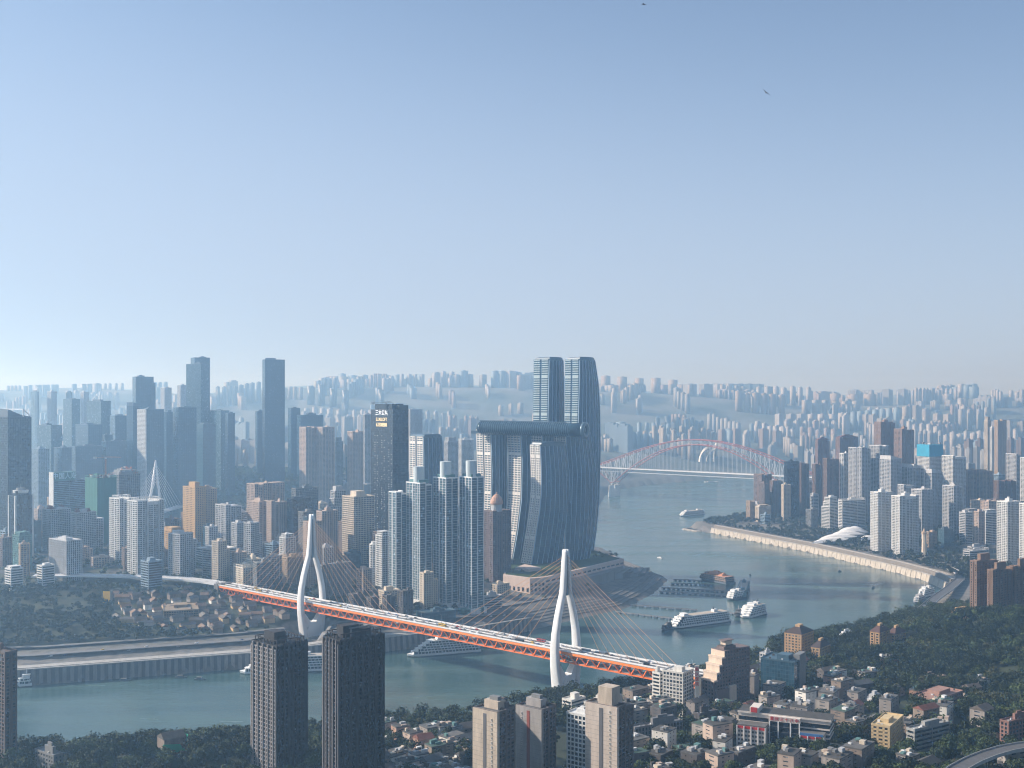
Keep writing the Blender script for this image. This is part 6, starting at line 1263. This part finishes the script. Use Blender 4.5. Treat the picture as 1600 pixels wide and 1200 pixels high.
for D, px, x, z0, h, w, ty, rz in sorted(ind, key=lambda t: t[1]):
    me, cn, _m = PROTO[ty]; row = 'first rows across the water' if D < 3900 else 'middle rows of haze' if D < 5200 else 'farthest hazy rows'
    o = bpy.data.objects.new('hazy_tower', me); COL.objects.link(o); o.location = (x, D, z0 - 4); o.scale = (w, w * rf.uniform(.55, .9), h + 4); o.rotation_euler = (0, 0, math.pi / 2 - alpha(px) + rz)
    tag(o, ordlabel(f"{'slim ' if w < 24 else ''}{'tall' if h > 85 else 'low'} {cn} tower", px, row), 'tower block', 'towers fading into the haze')
def merged(name, items):
    V, Fc, Mi, mats, off = [], [], [], [], 0
    for D, px, x, z0, h, w, ty, rz in items:
        m = PROTO[ty][2]; v = np.array(m.v); f = np.array(m.f); a = math.pi / 2 - alpha(px) + rz; s = np.array([w, w * rf.uniform(.55, .9), h + 4]); v = v * s
        ca, sa = math.cos(a), math.sin(a); v = np.stack([x + v[:, 0] * ca - v[:, 1] * sa, D + v[:, 0] * sa + v[:, 1] * ca, z0 - 4 + v[:, 2]], 1)
        for q in m.mats:
            if q not in mats: mats.append(q)
        mp = np.array([mats.index(q) for q in m.mats]); V.append(v); Fc.append(f + off); Mi.append(mp[np.array(m.m)]); off += len(v)
    V, Fc, Mi = np.concatenate(V), np.concatenate(Fc), np.concatenate(Mi); me = bpy.data.meshes.new(name); me.vertices.add(len(V)); me.vertices.foreach_set('co', V.ravel()); me.loops.add(Fc.size); me.loops.foreach_set('vertex_index', Fc.ravel()); me.polygons.add(len(Fc)); me.polygons.foreach_set('loop_start', np.arange(0, Fc.size, 4)); me.polygons.foreach_set('material_index', Mi.astype(np.int32)); me.update(calc_edges=True)
    for q in mats: me.materials.append(q)
    o = bpy.data.objects.new(name, me); COL.objects.link(o); tag(o, 'countless small towers on the farthest hazy hills', 'distant city', None, 'stuff')
merged('distant_city', rest)
print('FAR', len(far), len(ind), len(rest))

# old town on the slope below the city
rt = random.Random(3); _oc = {}
tiles = [wallm((.085, .07, .06), dirt=.4), wallm((.13, .12, .115), dirt=.4), wallm((.19, .12, .08), dirt=.4)]
hs = []
for _ in range(420):
    px, py = rt.uniform(178, 445), rt.uniform(930, 988); 
    if abs(py - (958 + (px - 300) * .04)) > 27 - abs(px - 300) * .1: continue
    z = 36; x, y = wpt(px, py, z); z = gz(x, y)
    if any((x - a) ** 2 + (y - b) ** 2 < 15 ** 2 for a, b in hs) or river_dist(x, y)[0] < 100: continue
    hs.append((x, y))
print('TOWN', len(hs))
for x, y in sorted(hs)[:110]:
    z = gz(x, y); w, d, h = rt.uniform(9, 20), rt.uniform(7, 11), rt.uniform(4, 8); r = thing('tiled_house', '', 'house', (x, y, z - 1), R(rt.choice([30, 35, 120, 10, 50])), 'old tiled quarter on the slope'); X, Y = w / 2, d / 2; ti = rt.randrange(3)
    c, cn = rt.choice([(wallm((.50, .36, .20), dirt=.2), 'yellow'), (WHT, 'white'), (OLD, 'brown'), (OLD, 'brown'), (GB, 'grey')]); key = (cn, ti); _oc[key] = _oc.get(key, 0) + 1
    r['label'] = f"{cn}-walled {['dark', 'grey', 'rust'][ti]}-roofed house, {ORD[min(_oc[key], 29) - 1]} such from the yellow billboard side"
    m = MB(); m.box(-X, X, -Y, Y, 0, h, c); m.build('wall', r)
    m = MB(); m.loft([[(-X - .8, -Y - .9, h - .2), (X + .8, -Y - .9, h - .2), (X + .8, Y + .9, h - .2), (-X - .8, Y + .9, h - .2)], [(-X - .2, -.15, h + Y * .7), (X + .2, -.15, h + Y * .7), (X + .2, .15, h + Y * .7), (-X - .2, .15, h + Y * .7)]], tiles[ti]); m.build('roof', r); FOOT.append((x, y, 8))
x, y = wpt(167, 947, 40); z = gz(x, y); r = thing('billboard', 'bright yellow upright billboard panel on the wooded slope', 'billboard', (x, y, z), R(-15)); m = MB(); m.box(-6, 6, -.5, .5, 2, 20, wallm((.85, .50, .06), dirt=.1)); m.build('panel', r); m = MB(); m.box(6, 8.5, -1.5, 1.5, 0, 22, GREY); m.build('post', r)
r, X, Y, h = T('arcaded_hall', 'long tan arcaded hall at the lower edge of the tiled quarter', 'hall', 248, 256, 310, 974, 1500, 'cream_grid', al=72, wall=wallm((.26, .20, .14)), H=9, rmat=wallm((.08, .07, .06)))
# ------------------------------------------------------------------ trees
rg = np.random.default_rng(9)
LEAF_D = leafm((.006, .012, .007), (.038, .054, .020), .035); LEAF_M = leafm((.014, .028, .012), (.075, .105, .035), .04); BARK = wallm((.07, .05, .04), dirt=.4, sc=.5)  # greens differ by patch; brighter tones also paint in sunlit clumps
def crowns(P, Rr, Hh, nq, q, flat=.75):
    """leaf-clump quads for many crowns at once: sub-clumps on an uneven shell, random tilt"""
    n = len(P); nb = 7
    u = rg.normal(size=(n, nb, 3)); u /= np.linalg.norm(u, axis=-1, keepdims=True); u[..., 2] = np.abs(u[..., 2]) * .9 - .15
    bc = u * rg.uniform(.35, .75, (n, nb, 1)) * Rr[:, None, None]; bc[..., 2] *= flat; br = rg.uniform(.35, .62, (n, nb)) * Rr[:, None]
    idx = rg.integers(0, nb, (n, nq)); v = rg.normal(size=(n, nq, 3)); v /= np.linalg.norm(v, axis=-1, keepdims=True); ii = np.arange(n)[:, None]
    c = bc[ii, idx] + v * (br[ii, idx] * rg.uniform(.72, 1.06, (n, nq)))[..., None]; c[..., 2] = c[..., 2] * .9 + Hh[:, None]; c += P[:, None, :]
    nr = v + rg.normal(size=v.shape) * .55; nr /= np.linalg.norm(nr, axis=-1, keepdims=True)
    t = np.cross(nr, rg.normal(size=nr.shape)); t /= np.linalg.norm(t, axis=-1, keepdims=True) + 1e-9; b = np.cross(nr, t)
    s = q * rg.uniform(.55, 1.15, (n, nq, 1)); s2 = q * rg.uniform(.5, 1.0, (n, nq, 1))
    V = np.stack([c - t * s, c + b * s2 * .9, c + t * s, c - b * s2 * .9], 2).reshape(-1, 3); return V
def quadmesh(name, V, mat):
    nq = len(V) // 4; me = bpy.data.meshes.new(name); me.vertices.add(len(V)); me.vertices.foreach_set('co', V.astype(np.float32).ravel()); me.loops.add(nq * 4); me.loops.foreach_set('vertex_index', np.arange(nq * 4)); me.polygons.add(nq); me.polygons.foreach_set('loop_start', np.arange(0, nq * 4, 4)); me.update(calc_edges=True); me.materials.append(mat); return me
fa = np.array(FOOT)
def clear(x, y, m=2.0):
    ok = np.ones(len(x), bool)
    for a, b, c in FOOT: ok &= (x - a) ** 2 + (y - b) ** 2 > (c * .92 + m) ** 2
    return ok
def scatter(x0, x1, y0, y1, sp, dmin, dens=lambda x, y: 1.0, dmax=1e9):
    X, Y = np.meshgrid(np.arange(x0, x1, sp), np.arange(y0, y1, sp)); X = X.ravel() + rg.uniform(-.5, .5, X.size) * sp; Y = Y.ravel() + rg.uniform(-.5, .5, Y.size) * sp
    d = river_dist(X, Y); px = X / Y * F + CX; k = (d > dmin) & (d < dmax) & (px > -40) & (px < 1640) & (rg.random(len(X)) < dens(X, Y)); X, Y = X[k], Y[k]; k = clear(X, Y); X, Y = X[k], Y[k]
    return X, Y
def on_deck(X, Y):
    t = (X - P2.x) * U.x + (Y - P2.y) * U.y; n = (X - P2.x) * N.x + (Y - P2.y) * N.y; return (np.abs(n) < 17) & (t < 10)
# near bank woods
X, Y = scatter(-520, 900, 715, 1900, 10.0, 9, lambda x, y: np.where((x > -90) & (x < 60) & (y < 1010), .18, np.clip(.50 + (_vn(x, y, 60, 8) - .30) * 1.6 + (y > 1080) * .4 + (x < -100) * .3, .12, .97)))
near_land = (Y < 1100) | (X > 310) | ((Y < 1560) & (X > 150)) | ((Y < 1400) & (X > 60)) | ((Y < 1260) & (X > -100))
k = near_land & (Y < 1900) & ~((X > 600) & (Y > 1700)) & ~on_deck(X, Y) & (river_dist(X, Y) > 9); X, Y = X[k], Y[k]; Z_ = ground(X, Y)
vis = (CY - (Z_ + 12 - H0) * F / Y) < 1215; X, Y, Z_ = X[vis], Y[vis], Z_[vis]
order = np.argsort(Y); ni = 280; A_, B_ = order[:ni], order[ni:]
def proto_tree(k, R_, H_, nq, q, mat):
    V = crowns(np.zeros((1, 3)), np.array([R_]), np.array([H_]), nq, q); me = quadmesh('crown', V, mat); tm = MB()
    tm.tube([(0, 0, -1), (.1 * k, 0, H_ * .35), (.2, .1 * k, H_ * .75), (.1, .2, H_)], [.42, .34, .24, .12], BARK, 6)
    for i in range(5): a = i * 1.257 + k; tm.tube([(.1, 0, H_ * .5 + i * .35), (math.cos(a) * R_ * .4, math.sin(a) * R_ * .4, H_ * .85 + i * .2), (math.cos(a) * R_ * .7, math.sin(a) * R_ * .7, H_ * 1.05)], [.17, .11, .05], BARK, 4)
    return me, tm.mesh('trunk')
PT_ = [proto_tree(k, *a) for k, a in enumerate(((5.2, 7.5, 950, .62, LEAF_D), (6.2, 8.5, 1200, .66, LEAF_D), (4.2, 6.5, 700, .55, LEAF_M), (5.4, 9.5, 1000, .58, LEAF_M)))]
tn = ['dark rounded', 'dark spreading', 'small green', 'tall green']; _tc = {}
TLM = [(-100, 'brown edge tower'), (100, 'near left shore end'), (394, 'paler black tower'), (506, 'nearest black tower'), (602, 'old quarter'), (741, 'beige end-wall tower'), (870, 'red-striped tower'), (990, 'tallest beige tower'), (1062, 'green-roofed hall'), (1200, 'school'), (1318, 'school annex'), (1411, 'yellow house'), (1483, 'balconied house'), (1560, 'brick block')]
for i in sorted(A_, key=lambda i: X[i] / Y[i]):
    k = int(rg.integers(0, 4)); px = X[i] / Y[i] * F + CX; lm = [n for p, n in TLM if p <= px][-1]; lm = 'shoreline trees' if 'left' in lm else lm; band = 'front row' if Y[i] < 760 else 'second row' if Y[i] < 800 else 'third row' if Y[i] < 850 else 'back row'; key = (k, lm, band); _tc[key] = _tc.get(key, 0) + 1
    r = thing('broadleaf_tree', f"{tn[k]} tree, {ORD[min(_tc[key], 29) - 1]} such past the {lm}, {band}", 'tree', (X[i], Y[i], Z_[i]), rg.uniform(0, 6.28), 'trees of the near slope'); s = rg.uniform(.95, 1.6); r.scale = (s, s, s * rg.uniform(.85, 1.15))
    for nm, me in (('crown', PT_[k][0]), ('trunk', PT_[k][1])): o = bpy.data.objects.new(nm, me); COL.objects.link(o); o.parent = r
def mass(name, X, Y, r0, r1, nq, q, mat, label, zoff=0):
    Z = ground(X, Y) + zoff; Rr = rg.uniform(r0, r1, len(X)); V = crowns(np.stack([X, Y, Z], 1), Rr, Rr * 1.15, nq, q); o = bpy.data.objects.new(name, quadmesh(name, V, mat)); COL.objects.link(o); tag(o, label, 'vegetation', None, 'stuff'); print(name, len(X))
Xb, Yb = X[B_], Y[B_]; kk = _vn(Xb, Yb, 45, 17) + rg.uniform(-.25, .25, len(Xb)); LEAF_O = leafm((.030, .036, .014), (.075, .075, .026), .08)
mass('woodland', Xb[kk < .6], Yb[kk < .6], 5.0, 10.5, 230, 1.2, LEAF_D, 'unbroken dark woods covering the near bank hill')
mass('woodland', Xb[(kk >= .6) & (kk < .85)], Yb[(kk >= .6) & (kk < .85)], 4.6, 9.5, 230, 1.15, LEAF_M, 'mid-green trees mixed through the near bank woods')
mass('woodland', Xb[kk >= .85], Yb[kk >= .85], 4.2, 8.5, 220, 1.05, LEAF_O, 'olive and yellowish trees mixed through the near bank woods')
# peninsula slope
x, y = scatter(-900, 60, 1310, 1700, 10, 86, lambda x, y: np.clip(.6 + (_vn(x, y, 70, 2) - .4) * 2.2, .3, .97)); Hs = ground(x, y); pyy = CY + (H0 - Hs) * F / y; pxx = x / y * F + CX; town = (pxx > 172) & (pxx < 450) & (np.abs(pyy - 960 - (pxx - 300) * .04) < 31 - np.abs(pxx - 300) * .08); k = ~((y > 1640) & (rg.random(len(x)) < .6)) & ~((abs(x + 272) < 34) & (y < 1550)) & (x < -30) & ~((np.abs((x - P2.x) * N.x + (y - P2.y) * N.y) < 26) & ((x - P2.x) * U.x + (y - P2.y) * U.y > 560)) & ~(town & (rg.random(len(x)) < .93)); mass('slope_trees', x[k], y[k], 3.5, 6.5, 60, 1.6, LEAF_D, 'dark bushes and trees over the slope below the city')
x, y = scatter(-900, 60, 1340, 1420, 7, 98, lambda x, y: .9, 116); mass('roadside_trees', x, y, 3, 4.5, 50, 1.4, LEAF_D, 'row of roadside trees above the quay road')
x, y = scatter(-1300, 300, 1640, 2550, 17, 60, lambda x, y: np.where(x > -40, .10, .55)); mass('city_trees', x, y, 3.5, 6, 36, 2.0, LEAF_M, 'street trees between the blocks of the peninsula')
# right bank
x, y = scatter(420, 2000, 1880, 3400, 14, 32, lambda x, y: np.clip(.5 + (_vn(x, y, 120, 6) - .4) * 2, .1, .95)); k = ~((y < 2000) & (x < 700)); mass('bank_trees', x[k], y[k], 4, 7.5, 40, 2.2, LEAF_D, 'trees and gardens behind the curved embankment')
x, y = scatter(400, 900, 2000, 2950, 9, 34, lambda x, y: .8, 52); mass('promenade_trees', x, y, 3, 4.5, 40, 1.5, LEAF_D, 'row of trees along the embankment promenade')
# hill park across the tributary and beyond
x, y = scatter(-1100, 250, 2985, 3700, 20, 20, lambda x, y: np.where((x / y * F + CX > 330) & (x / y * F + CX < 490), .95, .3)); mass('park_trees', x, y, 7, 12, 46, 3.2, LEAF_M, 'green wooded park in front of the tallest slab')
# roof gardens of the podium
x = np.array([px2x(p, D) for p, D in ((930, 1990), (940, 1995), (948, 2000), (955, 2005), (962, 2008), (936, 2030), (865, 1800), (880, 1820), (895, 1845), (800, 1812), (815, 1805))]); y = np.array([1990, 1995, 2000, 2005, 2008, 2030, 1800, 1820, 1845, 1812, 1805.]); Zp = np.full(len(x), 46.0)
V = crowns(np.stack([x, y, Zp], 1), np.full(len(x), 5.), np.full(len(x), 5.), 80, 1.3, 1); o = bpy.data.objects.new('roof_garden', quadmesh('roof_garden', V, LEAF_D)); COL.objects.link(o); tag(o, 'planting on the roof of the pink podium', 'vegetation', None, 'stuff')
# ------------------------------------------------------------------ the air
def haze():
    mb = MB(); m = bpy.data.materials.new('haze_air'); m.use_nodes = True; nt = m.node_tree
    nt.nodes.remove(nt.nodes['Principled BSDF']); v = nt.nodes.new('ShaderNodeVolumePrincipled')
    v.inputs['Absorption Color'].default_value = (1, 1, 1, 1); v.inputs['Color'].default_value = HAZE_COL; v.inputs['Density'].default_value = HAZE_D; v.inputs['Anisotropy'].default_value = 0.55
    nt.links.new(v.outputs[0], nt.nodes['Material Output'].inputs['Volume'])
    mb.box(-8800, 8800, -600, 14300, -12, 640, m)
    tag(mb.build('haze'), None, None, None, 'stuff')
HAZE_COL = (.42, .69, 1.0, 1); HAZE_D = 1.72e-4
haze()
